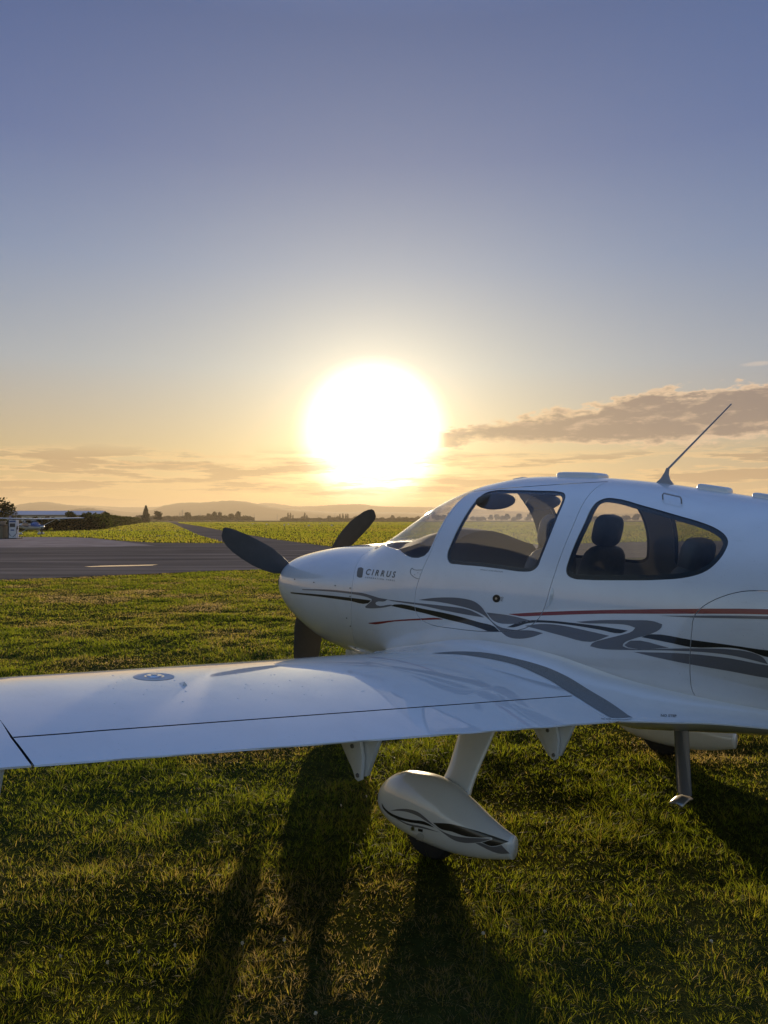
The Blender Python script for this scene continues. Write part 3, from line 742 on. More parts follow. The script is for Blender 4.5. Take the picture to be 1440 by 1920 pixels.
# ------------------------------------------------------------------ undercarriage
PST = [(.505,.222,.190,.010,.205,2,2),(.495,.255,.160,.040,.205,2,2),(.46,.300,.125,.072,.208,2,2),(.39,.350,.098,.100,.213,2.1,2.1),(.28,.386,.080,.120,.218,2.1,2.2),(.15,.398,.072,.127,.223,2.1,2.3),
(.03,.385,.072,.120,.223,2,2.3),(-.08,.345,.080,.100,.22,1.8,2.3),(-.19,.295,.098,.074,.21,1.8,2.2),(-.28,.262,.122,.050,.20,1.9,2.1),(-.345,.245,.142,.032,.20,2,2)]
def pant_mesh(y0):
    xs = np.concatenate([np.linspace(-.345, .43, 60), .505 - .075 * (1 - np.linspace(0, 1, 14))**1.6])
    xs = np.unique(np.round(xs, 5)); V, Fc = loft(PST, xs, 56, 0, y0); return fix(mesh_from('pant', V, Fc, True))
PANTS = {}
for s_ in (1, -1):
    y0 = 1.20 * s_
    me = pant_mesh(y0); ref = Ref(me); smooth_like(me, ref, mind=.75)
    PANTS[s_] = ref; items = []
    leg_parent = empty('main_landing_gear', (0, 0, 0)); leg_parent.parent = plane
    if s_ > 0:
        def phit(px, py): return ref.ray(CAM_L, dir_l(px, py))
        def pside(x, z): return ref.ray((x, 3, z), (0, -1, 0))
        def pdecal(pts, mi, off=.0012, seg=4):
            q = []
            for a, b in pts:
                hh = phit(a, b)
                if hh: q.append(Vector((hh[0].x, hh[0].z)))
            if len(q) < 3: return
            V2, V3, N3, tr = patch(smooth_poly(q, seg=seg), pside, .015, off)
            for f in tr:
                if (V3[f[1]] - V3[f[0]]).cross(V3[f[2]] - V3[f[0]]).dot(N3[f[0]]) < 0: f = f[::-1]
                items.append(([V3[i] for i in f], [N3[i] for i in f], mi))
        pdecal([(716,1503.5),(721,1512),(733,1522),(754,1530.6),(775,1535),(794,1537.5),(804,1542),(814,1549),(791.7,1543),(762.5,1538),(737.5,1529.6),(723,1519),(717,1510)], 3)
        pdecal([(732,1517.5),(748,1514.6),(766.7,1515),(783,1520),(796,1529.6),(810,1542),(825,1553.5),(846,1563),(866.7,1567),(894,1568.7),(923,1569.6),(908,1574.4),(887.5,1577.5),(866.7,1577),(850,1572),(833,1561),(816.7,1548),(800,1538),(783,1527.5),(762.5,1520),(746,1518)], 2)
        pdecal([(811.5,1540),(841.7,1542),(887.5,1553.5),(921,1564),(953,1575.4),(921,1583.7),(903,1577),(923,1571),(921,1568),(894,1567.5),(871,1565),(846,1556.5),(827,1552)], 3)
        pdecal([(731,1524),(762,1540.5),(791.7,1547),(825,1558),(791.7,1550.5),(762.5,1543.5)], 2)
        pdecal([(890.6,1578),(900,1577.5),(921,1584.9),(939.6,1581.7),(965.6,1592),(933,1597)], 2)
        pdecal(ring(787.5, 1567, 7.8, 8), 5, seg=1, off=.002); pdecal(ring(774, 1551, 3.2, 4.2), 6, seg=1, off=.002); pdecal([(784,1550.5),(793,1552.5),(792.5,1557.5),(784,1555.5)], 3, seg=1, off=.002)
    else:
        for (x, z, r, mi) in ((.10,.29,.018,6),(.05,.285,.014,5),(0.0,.24,.02,3)): 
            pts = [Vector((x + r*math.cos(2*math.pi*i/18), z + r*math.sin(2*math.pi*i/18))) for i in range(18)]
            V2, V3, N3, tr = patch(pts, lambda a, b: ref.ray((a, 0, b), (0, -1, 0)), .02, .002)
            for f in tr:
                if (V3[f[1]] - V3[f[0]]).cross(V3[f[2]] - V3[f[0]]).dot(N3[f[0]]) < 0: f = f[::-1]
                items.append(([V3[i] for i in f], [N3[i] for i in f], mi))
    link('wheel_fairing', join_decals(me, items), [WHITE, LINING, GREY, BLACK, RED, mat('access_cap', (.5, .5, .48), .6), METAL], leg_parent)
    t_ = MB(); n = 40; prof = [(.09, .045), (.12, .052), (.150, .045), (.163, .025), (.166, 0), (.163, -.025), (.150, -.045), (.12, -.052), (.09, -.045)]
    vs = [(.15 + r*math.cos(2*math.pi*i/n), y0 + w_, .160 + r*math.sin(2*math.pi*i/n)) for r, w_ in prof for i in range(n)]
    t_.add(vs, [(j*n+i, j*n+(i+1) % n, (j+1)*n+(i+1) % n, (j+1)*n+i) for j in range(len(prof)-1) for i in range(n)] + [tuple(range(n)), tuple((len(prof)-1)*n+i for i in range(n-1, -1, -1))])
    t_.build('tyre', RUBBER, leg_parent, smooth=True)
    # leg: broad tapered blade from under the wing into the pant
    if s_ > 0: top_c, bot_c = on_y(923, 1368, .90), on_y(852, 1455, 1.13)
    tc2 = Vector((top_c.x, s_*top_c.y, .80)); bc2 = Vector((bot_c.x - .01, s_*(bot_c.y + .03), .29))
    tc2 = tc2 + (tc2 - bc2) * .1
    V = []; NN = 28; K = 16
    for k in range(K + 1):
        t = k / K; c = tc2.lerp(bc2, t); fl = max(0, (t - .72) / .28)
        ch = .128 - .050 * t + .035 * fl**2.2; th = .028 + .045 * fl**2.6
        for i in range(NN):
            a = 2*math.pi*i/NN; V.append((c.x + ch * math.cos(a) + .015*fl**2, c.y + s_ * th * math.sin(a), c.z))
    g_ = MB(); g_.add(V, [(k*NN+i, k*NN+(i+1) % NN, (k+1)*NN+(i+1) % NN, (k+1)*NN+i) for k in range(K) for i in range(NN)])
    g_.build('gear_leg', WHITE, leg_parent, smooth=True)
# nose gear
ng = empty('nose_landing_gear'); ng.parent = plane
V, Fc = loft([(s[0]*.75 + 2.18, s[1]*.85 + .01, s[2]*.85, s[3]*.85, s[4]*.85, s[5], s[6]) for s in PST], np.linspace(1.922, 2.558, 50), 40, 0, 0.)
link('wheel_fairing', fix(mesh_from('np', V, Fc, True)), [WHITE], ng)
MB().tube([(2.20, 0, .30), (2.14, 0, .68)], .032, 16).tube([(1.80, 0, .66), (2.14, 0, .36)], .022, 12).build('nose_strut', WHITE, ng, smooth=True)
t_ = MB(); n = 32
vs = [(2.26 + r*math.cos(2*math.pi*i/n), w_, .165 + r*math.sin(2*math.pi*i/n)) for r, w_ in ((.09, .04), (.15, .045), (.17, .02), (.17, -.02), (.15, -.045), (.09, -.04)) for i in range(n)]
t_.add(vs, [(j*n+i, j*n+(i+1) % n, (j+1)*n+(i+1) % n, (j+1)*n+i) for j in range(5) for i in range(n)] + [tuple(range(n)), tuple(5*n+i for i in range(n-1, -1, -1))]); t_.build('tyre', RUBBER, ng, smooth=True)
V = []; 
st_ = MB(); 
for k in range(9):
    t = k / 8; c = Vector((1.60, .0, .68)).lerp(Vector((1.86, .0, .62)), t)
st_.ell((1.86, 0, .62), (.26, .10, .09), nu=24, nv=14); st_.build('gear_bay_fairing', WHITE, ng, smooth=True)

# ------------------------------------------------------------------ propeller
HUB = Vector((2.66, 0, 1.175))
pr = empty('propeller'); pr.parent = plane
s = MB(); n = 36; prof = [(0, .165), (.06, .168), (.12, .160), (.18, .14), (.24, .108), (.29, .07), (.32, .035), (.332, .0)]
vs = [(HUB.x - .03 + x, r*math.cos(2*math.pi*i/n), HUB.z + r*math.sin(2*math.pi*i/n)) for x, r in prof for i in range(n)]
s.add(vs, [(j*n+i, j*n+(i+1) % n, (j+1)*n+(i+1) % n, (j+1)*n+i) for j in range(len(prof)-1) for i in range(n)] + [tuple(range(n))]); s.build('spinner', WHITE, pr, smooth=True)
def blade(ang_):     # angle from straight up towards the left wing
    d = Vector((0, math.sin(ang_), math.cos(ang_))); t_ = Vector((0, math.cos(ang_), -math.sin(ang_))); ax = Vector((1, 0, 0))
    V = []; N = 20; rr = [0.10, .16, .22, .30, .40, .50, .60, .70, .80, .86, .90, .92]
    ch = [.05, .055, .08, .12, .15, .155, .150, .138, .118, .096, .074, .045]; pit = [62, 56, 46, 36, 28, 23, 19, 17, 15, 14, 14, 14]
    sweep = [0, 0, .0, .006, .012, .014, .012, .006, -.002, -.010, -.018, -.026]
    for r, c, p, sw in zip(rr, ch, pit, sweep):
        a = R(p); cd = t_ * math.cos(a) - ax * math.sin(a); nd = t_ * math.sin(a) + ax * math.cos(a); th = max(.006, .03 - .028 * r)
        if r < .2: th = c * .8
        for i in range(N):
            q = 2*math.pi*i/N; V.append(HUB + d * r + cd * (c * math.cos(q) * .5 * 1.55 + sw) + nd * th * .5 * math.sin(q))
    K = len(rr); b = MB().add(V, [(k*N+i, k*N+(i+1) % N, (k+1)*N+(i+1) % N, (k+1)*N+i) for k in range(K-1) for i in range(N)] + [tuple(range(N)), tuple((K-1)*N+i for i in range(N))])
    b.build('blade', PROP, pr, smooth=True)
for a in (67, -53, 176): blade(R(a))
m_ = MB()
for s_ in (1, -1): m_.ell((2.625, s_*.255, 1.15), (.02, .095, .085), nu=24, nv=10)
m_.ell((2.60, 0, .985), (.05, .12, .05), nu=20, nv=10); m_.build('air_intake', SEAL, plane, smooth=True)

# ------------------------------------------------------------------ tail
fin = MB(); V = []; K = 10; N = 22
for k in range(K + 1):
    t = k / K; z = 1.30 + 1.38 * t; c = 1.28 - .62 * t; le = -3.62 - .62 * t
    for i in range(N): a = 2*math.pi*i/N; V.append((le - c*(.5 - .5*math.cos(a)), .055*(1 - .45*t)*math.sin(a), z))
fin.add(V, [(k*N+i, k*N+(i+1) % N, (k+1)*N+(i+1) % N, (k+1)*N+i) for k in range(K) for i in range(N)] + [tuple(range(N)), tuple(K*N+i for i in range(N))]); fin.build('tail_fin', WHITE, plane, smooth=True)
for s_ in (1, -1):
    V = []
    for k in range(K + 1):
        t = k / K; c = .92 - .38 * t; le = -3.95 - .16 * t
        for i in range(N): a = 2*math.pi*i/N; V.append((le - c*(.5 - .5*math.cos(a)), s_*(.02 + 1.95*t), 1.36 + .045*(1 - .5*t)*math.sin(a)))
    MB().add(V, [(k*N+i, k*N+(i+1) % N, (k+1)*N+(i+1) % N, (k+1)*N+i) for k in range(K) for i in range(N)] + [tuple(range(N)), tuple(K*N+i for i in range(N))]).build('tailplane', WHITE, plane, smooth=True)

# ------------------------------------------------------------------ fittings
b0 = hit(1248, 909)[0] if hit(1248, 909) else on_y(1248, 905, 0)
ra, rb = on_y(1248, 900, 0), on_y(1371, 758.5, 0)
rf, rr_ = on_y(1233, 904, 0), on_y(1262, 906, 0)
ant = MB(); 
prof_ = [on_y(*p, 0) for p in ((1231, 905), (1240, 897), (1247, 886), (1251, 877), (1254.5, 880), (1253.5, 890), (1256, 899), (1263, 908))]
ant.prism([(p.x, p.z) for p in prof_], -.007, .007)
q0 = on_y(1252, 880, 0)
ant.tube([q0, q0.lerp(rb, .5), rb], [.0062, .0048, .0034], 10); ant.ell(rb, (.005, .005, .005), nu=8, nv=6)
ant.build('whip_antenna', mat('antenna_paint', (.35, .35, .37), .4), plane, smooth=True)
def roof_z(x, y=0.): h = FREF.bvh.ray_cast(Vector((x, y, 4)), Vector((0, 0, -1))); return h[0].z
def roof_bump(x0, x1, wy, hh, name, y=0.):
    cx = (x0 + x1) / 2; m_ = MB(); n = 14; V = []
    for k, (s1, z1) in enumerate(((1, -.012), (1, hh*.45), (.93, hh*.85), (.75, hh))):
        for i in range(24):
            a = 2*math.pi*i/24; e = .35; ca = math.copysign(abs(math.cos(a))**e, math.cos(a)); sa = math.copysign(abs(math.sin(a))**e, math.sin(a))
            x = cx + (x0 - x1)/2*ca*s1; V.append((x, y + wy/2*sa*s1, roof_z(x, y) + z1))
    m_.add(V, [(k*24+i, k*24+(i+1) % 24, (k+1)*24+(i+1) % 24, (k+1)*24+i) for k in range(3) for i in range(24)] + [tuple(3*24+i for i in range(24))])
    m_.build(name, WHITE, plane, smooth=True)
xa, xb = on_y(1053, 890, 0).x, on_y(1133, 892, 0).x; roof_bump(xb, xa, .16, .026, 'roof_antenna_pod')
xa, xb = on_y(1312, 914, 0).x, on_y(1370, 921, 0).x; roof_bump(xb, xa, .10, .026, 'roof_antenna_pod')
xa, xb = on_y(1415, 930, 0).x, on_y(1475, 940, 0).x; roof_bump(xb, xa, .10, .022, 'roof_antenna_pod')
xa, xb = on_y(965, 899, 0).x, on_y(986, 897, 0).x; roof_bump(xb, xa, .06, .010, 'roof_antenna_pod')
ha, hb = hit(1243, 936), hit(1278, 944)
if ha and hb:
    a0, n0 = ha; a1, n1 = hb; up = Vector((0, 0, .022)); o1 = n0*.022 + Vector((0, 0, .012))
    MB().tube([a0, a0 + o1*.7, a0 + o1 + (a1-a0)*.06, a1 + o1 + (a0-a1)*.06, a1 + o1*.7, a1], .004, 8).build('grab_handle', mat('handle_metal', (.35, .36, .38), .35, metal=.6), plane, smooth=True)
# door handle scoop
hp = [hit(*p) for p in ((1036, 1101), (1038, 1112), (1034, 1126), (1029, 1137), (1022, 1141), (1026, 1128), (1031, 1112))]
c0 = hit(1031, 1120)
if all(hp) and c0:
    vs = [p[0] + p[1]*.0015 for p in hp]; cc = c0[0] + c0[1]*.016
    mids = [v.lerp(cc, .45) + c0[1]*.005 for v in vs]; n = len(vs)
    MB().add(vs + mids + [cc], [(i, (i+1) % n, n+(i+1) % n, n+i) for i in range(n)] + [(n+i, n+(i+1) % n, 2*n) for i in range(n)]).build('door_handle', WHITE, ob_door, smooth=True)
# boarding step
sa, sb = on_y(1275, 1352, .42), on_y(1281, 1487, .46)
stp = MB(); V = []; N = 18; K = 10
for k in range(K + 1):
    c = sa.lerp(sb, k / K)
    for i in range(N): a = 2*math.pi*i/N; V.append((c.x + .037*math.cos(a), c.y + .013*math.sin(a), c.z))
stp.add(V, [(k*N+i, k*N+(i+1) % N, (k+1)*N+(i+1) % N, (k+1)*N+i) for k in range(K) for i in range(N)] + [tuple(K*N+i for i in range(N))])
STEPM = mat('step_metal', (.10, .105, .125), .22, coat=.7)
step = empty('boarding_step'); step.parent = plane; stp.build('step_strut', STEPM, step, smooth=True)
tr_ = MB(); V = []; 
for k, (yy, dz) in enumerate(((-.02, .0), (.02, .004), (.06, -.002), (.09, -.010))):
    for i in range(7):
        u = -1 + i / 3; V.append((sb.x + u*.034, sb.y + yy, sb.z + dz - .008 - .010*u*u))
tr_.add(V, [(k*7+i, k*7+i+1, (k+1)*7+i+1, (k+1)*7+i) for k in range(3) for i in range(6)])
to = tr_.build('step_tread', mat('step_tread_metal', (.42, .41, .38), .4, metal=.8), step, smooth=True)
sm_ = to.modifiers.new('t', 'SOLIDIFY'); sm_.thickness = .008
a1 = on_y(1335, 1366, .1)
MB().prism([(a1.x + .05, .66), (a1.x - .07, .66), (a1.x - .01, .585)], -.006 + .1, .006 + .1).build('blade_antenna', STEPM, plane)

# ------------------------------------------------------------------ cabin
def seat(x, y, zt, s=1.):
    e = empty('seat'); e.parent = plane
    m_ = MB(); m_.ell((x + .18, y, .98), (.26, .235, .085), nu=24, nv=12); m_.build('seat_cushion', SEATM, e, smooth=True)
    Rk = Matrix.Rotation(R(-13), 4, 'Y')
    def rounded(c, d, p=.45):
        V = []; n1, n2 = 24, 14
        for i in range(n2 + 1):
            t = math.pi * (i / n2 - .5)
            for k in range(n1):
                q = 2*math.pi*k/n1; f = lambda v, e_: math.copysign(abs(v)**e_, v)
                v = Vector((d[0]*f(math.cos(t), p)*f(math.cos(q), p), d[1]*f(math.cos(t), p)*f(math.sin(q), p), d[2]*f(math.sin(t), p)))
                V.append(Rk @ v + Vector(c))
        return V, [(i*n1+k, i*n1+(k+1) % n1, (i+1)*n1+(k+1) % n1, (i+1)*n1+k) for i in range(n2) for k in range(n1)]
    MB().add(*rounded((x - .09, y, 1.22*s), (.055, .225, .28), .5)).build('backrest', SEATM, e, smooth=True)
    hz = zt - .09
    MB().add(*rounded((x - .16, y, hz), (.05, .135, .10), .6)).build('headrest', SEATM, e, smooth=True)
for y in (.28, -.28): seat(.21, y, 1.675); seat(-.60, y, 1.555, .95)
g_ = MB(); V = []
for i, (x, z, wy) in enumerate(((.66, 1.24, .52), (.68, 1.44, .52), (.76, 1.545, .49), (.95, 1.565, .46), (1.20, 1.52, .40), (1.42, 1.455, .34))):
    for k in range(13):
        u = -1 + k / 6; V.append((x + .03*(1 - abs(u)), u*wy, z + .035*math.cos(u*math.pi*1.0)*(1 if i > 0 else 0) - .03*abs(u)**3))
g_.add(V, [(i*13+k, i*13+k+1, (i+1)*13+k+1, (i+1)*13+k) for i in range(5) for k in range(12)]); o_ = g_.build('glareshield', DASH, plane, smooth=True)
MB().box((.73, 0, 1.15), (.03, 1.0, .36)).build('instrument_panel', DASH, plane, bevel=.01)
MB().box((-.15, 0, .80), (2.0, .70, .02)).build('cabin_floor', LINING, plane)
MB().box((-1.42, 0, 1.17), (.03, .80, .60)).build('cabin_bulkhead', LINING, plane)
for s_ in (-1, 1):
    MB().ell((.50, s_*.25, 1.765), (.03, .19, .06), nu=20, nv=10, M=Matrix.Rotation(R(-35), 4, 'Y')).build('sun_visor', mat('visor_grey', (.14, .125, .11), .8), plane, smooth=True)

# ------------------------------------------------------------------ terrain
def vnoise(x, y, seed=0):
    xi = np.floor(x).astype(np.int64); yi = np.floor(y).astype(np.int64); fx = x - xi; fy = y - yi; fx = fx*fx*(3-2*fx); fy = fy*fy*(3-2*fy)
    def hsh(a, b):
        h = (a * 374761393 + b * 668265263 + seed * 1442695041) & 0xffffffff; h = ((h ^ (h >> 13)) * 1274126177) & 0xffffffff; return ((h ^ (h >> 16)) & 0xffff) / 65535.
    return (hsh(xi, yi)*(1-fx) + hsh(xi+1, yi)*fx)*(1-fy) + (hsh(xi, yi+1)*(1-fx) + hsh(xi+1, yi+1)*fx)*fy
def gz(x, y):
    x = np.asarray(x, float); y = np.asarray(y, float)
    fade = np.clip((20 - np.hypot(x, y)) / 7, 0, 1)
    return fade * ((vnoise(x*1.3, y*1.3, 1) - .5)*.045 + (vnoise(x*4, y*4, 2) - .5)*.036 + (vnoise(x*.35, y*.35, 3) - .5)*.05)
def far_axis(near, a0, a1):
    out = list(near); s = near[1] - near[0]; v = near[-1]
    while v < a1: s *= 1.25; v += s; out.append(min(v, a1))
    s = near[1] - near[0]; v = near[0]; pre = []
    while v > a0: s *= 1.25; v -= s; pre.append(max(v, a0))
    return np.array(sorted(set(pre + out)))
gx = far_axis(list(np.arange(-9, 9.01, .09)), -9000, 9000); gy = far_axis(list(np.arange(.8, 14.01, .09)), -3000, 9500)
XX, YY = np.meshgrid(gx, gy); ZZ = gz(XX, YY); nx, ny = len(gx), len(gy)
idx = np.arange(nx*ny).reshape(ny, nx)
me = np_mesh('ground', np.stack([XX, YY, ZZ], -1).reshape(-1, 3), quads=np.stack([idx[:-1, :-1], idx[:-1, 1:], idx[1:, 1:], idx[1:, :-1]], -1).reshape(-1, 4))
me.polygons.foreach_set('use_smooth', [True] * len(me.polygons))
def lawn_b(t, p):
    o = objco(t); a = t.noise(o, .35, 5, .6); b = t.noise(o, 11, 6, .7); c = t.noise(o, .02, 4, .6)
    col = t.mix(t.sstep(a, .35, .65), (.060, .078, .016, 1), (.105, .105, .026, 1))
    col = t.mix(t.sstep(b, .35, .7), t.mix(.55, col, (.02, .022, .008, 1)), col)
    col = t.mix(t.sstep(c, .4, .62, 0, .5), col, (.13, .12, .035, 1))
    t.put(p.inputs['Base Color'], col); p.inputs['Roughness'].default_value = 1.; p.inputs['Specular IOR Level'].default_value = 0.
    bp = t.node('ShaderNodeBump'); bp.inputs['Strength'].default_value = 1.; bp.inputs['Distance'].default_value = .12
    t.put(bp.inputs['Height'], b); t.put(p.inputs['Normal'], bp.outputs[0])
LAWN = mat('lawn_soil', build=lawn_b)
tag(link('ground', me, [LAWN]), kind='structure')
def gp(px, py, z=0.): D = F_PX*(EYE - z)/(py - HZ); return ((px - 720)/F_PX*D, D)
def sheet(name, pts, z, m, kind='structure', seg=4, corner=40, smooth=True):
    P = smooth_poly([Vector(p) for p in pts], seg=seg, corner=corner) if smooth else [Vector(p) for p in pts]
    r = delaunay_2d_cdt([Vector(p) for p in P], [], [list(range(len(P)))], 1, 1e-5)
    me = mesh_from(name, [(v.x, v.y, z) for v in r[0]], [tuple(f) for f in r[2]])
    for p_ in me.polygons:
        if p_.normal.z < 0: p_.flip()
    o = link(name, me, [m]); 
    if kind: o['kind'] = kind
    return o
def asphalt_b(t, p):
    o = objco(t); mp = t.node('ShaderNodeMapping'); t.put(mp.inputs[0], o); mp.inputs['Rotation'].default_value = (0, 0, R(-12)); mp.inputs['Scale'].default_value = (.05, .55, 1)
    st = t.noise(mp.outputs[0], 1.6, 6, .65, .3); n = t.noise(o, 90, 3); g = t.noise(o, .25, 5, .6)
    col = t.mix(t.sstep(st, .35, .68), (.115, .085, .060, 1), (.34, .25, .175, 1)); col = t.mix(t.sstep(g, .45, .7, 0, .5), col, (.20, .15, .108, 1))
    t.put(p.inputs['Base Color'], t.mix(t.sstep(n, .4, .7, 0, .5), col, (.30, .235, .175, 1)))
    t.put(p.inputs['Roughness'], t.sstep(st, .3, .7, .9, .75)); p.inputs['Specular IOR Level'].default_value = 0.
    b = t.node('ShaderNodeBump'); b.inputs['Strength'].default_value = .25; b.inputs['Distance'].default_value = .004; t.put(b.inputs['Height'], n); t.put(p.inputs['Normal'], b.outputs[0])
ASPH = mat('asphalt', build=asphalt_b)
lawn_edge = [(-140, -62), (-60, -18), (-20, 14.6), (-10.5, 21.06), (-9.4, 21.8), (-8.2, 22.66), (-5.5, 24.8), (-3.55, 25.7), (0, 27.6), (10, 33), (60, 60), (300, 190)]
far_edge = [(400, 330), (60, 74), (19, 57), (6, 49), (-2.5, 45), (-9.5, 66), (-24.9, 119), (-45, 190), (-118, 440), (-240, 900), (-262, 900), (-132, 476), (-33.9, 132), (-20.6, 85), (-11.1, 54.2), (-16.6, 55.5), (-21, 61), (-27, 71), (-31, 74), (-60, 76), (-160, 80), (-300, 60)]
sheet('apron', lawn_edge + far_edge, .012, ASPH, smooth=False)
def conc_b(t, p):
    o = objco(t); n = t.noise(o, .5, 5, .6); p.inputs['Roughness'].default_value = 1; p.inputs['Specular IOR Level'].default_value = 0
    t.put(p.inputs['Base Color'], t.mix(t.sstep(n, .35, .65), (.38, .27, .20, 1), (.50, .37, .28, 1)))
CONC = mat('concrete', build=conc_b)
sheet('concrete_pad', [gp(-300, 1008), gp(60, 1007.3), gp(127, 1007.6), gp(173, 1009.5), gp(233, 1016), gp(292, 1024), gp(200, 1025.5), gp(0, 1027.5), gp(-300, 1030)], .018, CONC, smooth=False)
PUD = mat('puddle_water', (.45, .47, .50), .03, spec=.8)  # pale base colour stands in for a bright reflection on the water
sheet('puddle', [gp(158, 1063.2), gp(200, 1061.2), gp(260, 1060), gp(297, 1059.4), gp(284, 1061), gp(240, 1062.4), gp(200, 1063.2), gp(170, 1063.8)], .018, PUD)
for a, b, yy in ((176, 352, 994.3), (262, 371, 1004.8)):
    sheet('service_track', [gp(a, yy - .5), gp(b, yy - .5), gp(b + 2, yy + .7), gp(a - 4, yy + .7)], .012 + .002*(a > 200), ASPH, smooth=False)
sheet('runway', [(-60, 330), (30, 270), (260, 250), (270, 272), (34, 300), (-70, 365)], .012, CONC, smooth=False)  # pale concrete colour stands in for a glint on wet tarmac

# grass: near blades grow out of the uneven lawn, farther tufts get broader with distance
def in_poly_np(x, y, poly):
    r = np.zeros(len(x), bool); j = len(poly) - 1
    for i in range(len(poly)):
        xi, yi = poly[i]; xj, yj = poly[j]
        c = ((yi > y) != (yj > y)) & (x < (xj - xi)*(y - yi)/((yj - yi) if yj != yi else 1e-9) + xi); r ^= c; j = i
    return r
APR = lawn_edge + far_edge
def blades(x, y, hgt, wid, name, lean=.5, segs=3, attr=None, ang=None):
    n = len(x); z = gz(x, y); a = rng.uniform(0, 2*np.pi, n) if ang is None else ang; fa_ = rng.uniform(0, 2*np.pi, n)
    ln = rng.uniform(.1, lean, n) * hgt * 1.3; dx, dy = np.cos(a), np.sin(a); wx, wy = np.cos(fa_), np.sin(fa_)
    cur = rng.uniform(1.3, 2.6, n); V = np.zeros((n, 2*segs + 1, 3), np.float32)
    for k in range(segs + 1):
        t = k / segs; cx = x + dx*ln*t**cur; cy = y + dy*ln*t**cur; cz = z - .004 + hgt*(t - .25*t*t*(ln/hgt))
        wk = wid*(1 - t**1.5)*.5
        if k < segs:
            V[:, 2*k] = np.stack([cx - wx*wk, cy - wy*wk, cz], -1); V[:, 2*k+1] = np.stack([cx + wx*wk, cy + wy*wk, cz], -1)
        else: V[:, 2*k] = np.stack([cx, cy, cz], -1)
    m = 2*segs + 1; base_ = (np.arange(n)*m)[:, None]; Q = []
    for k in range(segs - 1): Q.append(base_ + np.array([2*k, 2*k+1, 2*k+3, 2*k+2]))
    Q = np.stack(Q, 1).reshape(-1, 4); Tt = base_ + np.array([2*segs-2, 2*segs-1, 2*segs])
    return V.reshape(-1, 3), Q, Tt, np.repeat(attr, m)
def scatter(n, y0, y1, power, spread=.62, pad=2.4):
    u = rng.uniform(0, 1, n); e = 2 - power
    yy = (y0**e + u*(y1**e - y0**e))**(1/e) if abs(e) > 1e-6 else y0*(y1/y0)**u
    xx = rng.uniform(-1, 1, n)*(spread*yy + pad); return xx, yy
parts = []
x, y = scatter(1150000, 1.9, 30, 1.6)
keep = ~in_poly_np(x, y, APR); x, y = x[keep], y[keep]
patchy = vnoise(x*2.2, y*2.2, 5)*.6 + vnoise(x*7, y*7, 6)*.4
keep = rng.uniform(0, 1, len(x)) < .35 + .9*patchy; x, y, patchy = x[keep], y[keep], patchy[keep]
cell = .13; ci, cj = np.floor(x/cell), np.floor(y/cell); h1 = vnoise(ci + .5, cj + .5, 31); h2 = vnoise(ci + .5, cj + .5, 32); h3 = vnoise(ci + .5, cj + .5, 33)
tx, ty = (ci + .15 + .7*h1)*cell, (cj + .15 + .7*h2)*cell          # each cell holds one tuft; its blades fan outwards
pull = np.where(rng.uniform(0, 1, len(x)) < .5, .38, 0.); x = x + (tx - x)*pull; y = y + (ty - y)*pull
tuft_ang = np.arctan2(y - ty, x - tx) + rng.normal(0, 1.1, len(x)); bare = np.clip((vnoise(x*.9, y*.9, 14) - .62)*5, 0, 1)
hgt = (.014 + .062*patchy**1.5*(.35 + 1.0*h3))*(1 - .35*bare)*rng.uniform(.5, 1.5, len(x))*np.where(rng.uniform(0, 1, len(x)) < .03, 1.7, 1)*(1 + .004*y)
wid = np.maximum(.0021, y*.00074)*rng.uniform(.6, 1.5, len(x))
dry = np.clip(vnoise(x*1.1 + 7, y*1.1, 8)*.45 + h3*.15 + .12 + .45*bare + rng.normal(0, .2, len(x)), 0, 1)
parts.append(blades(x, y, hgt, wid, 'g', 1.5, 3, dry, tuft_ang))
x = rng.uniform(-1, 1, 150000); y = 44*(14**rng.uniform(0, 1, 150000)); x = -.60*y + (x + 1)/2*1.15*y
keep = ~in_poly_np(x, y, APR); x, y = x[keep], y[keep]
parts.append(blades(x, y, rng.uniform(.06, .15, len(x))*(1 + y*.0012), y*.0011*rng.uniform(.6, 1.4, len(x)), 'g', .5, 2, np.clip(.42 + .25*vnoise(x*.05, y*.05, 4) + rng.normal(0, .1, len(x)), 0, 1)))
ofs = 0; VV, QQ, TT, AA = [], [], [], []
for V, Q, Tt, A_ in parts: VV.append(V); QQ.append(Q + ofs); TT.append(Tt + ofs); AA.append(A_); ofs += len(V)
me = np_mesh('grass', np.concatenate(VV), np.concatenate(QQ), np.concatenate(TT))
at = me.attributes.new('dry', 'FLOAT', 'POINT'); at.data.foreach_set('value', np.concatenate(AA).astype(np.float32))
me.polygons.foreach_set('use_smooth', [True] * len(me.polygons))
gm = bpy.data.materials.new('grass_blade'); gm.use_nodes = True; t = NT(gm.node_tree); t.n.clear()
a_ = t.node('ShaderNodeAttribute', attribute_name='dry').outputs['Fac']
col = t.ramp(a_, [(0, (.022, .036, .008)), (.3, (.045, .060, .012)), (.55, (.085, .085, .02)), (.78, (.15, .115, .045)), (1, (.28, .21, .11))])
tcol = t.ramp(a_, [(0, (.16, .215, .010)), (.3, (.31, .385, .016)), (.55, (.44, .45, .03)), (.78, (.55, .42, .07)), (1, (.62, .46, .18))])
d_ = t.node('ShaderNodeBsdfPrincipled'); t.put(d_.inputs['Base Color'], col); d_.inputs['Roughness'].default_value = .55; d_.inputs['Specular IOR Level'].default_value = .12
tl = t.node('ShaderNodeBsdfTranslucent'); t.put(tl.inputs[0], tcol); mx = t.node('ShaderNodeMixShader'); mx.inputs[0].default_value = .62
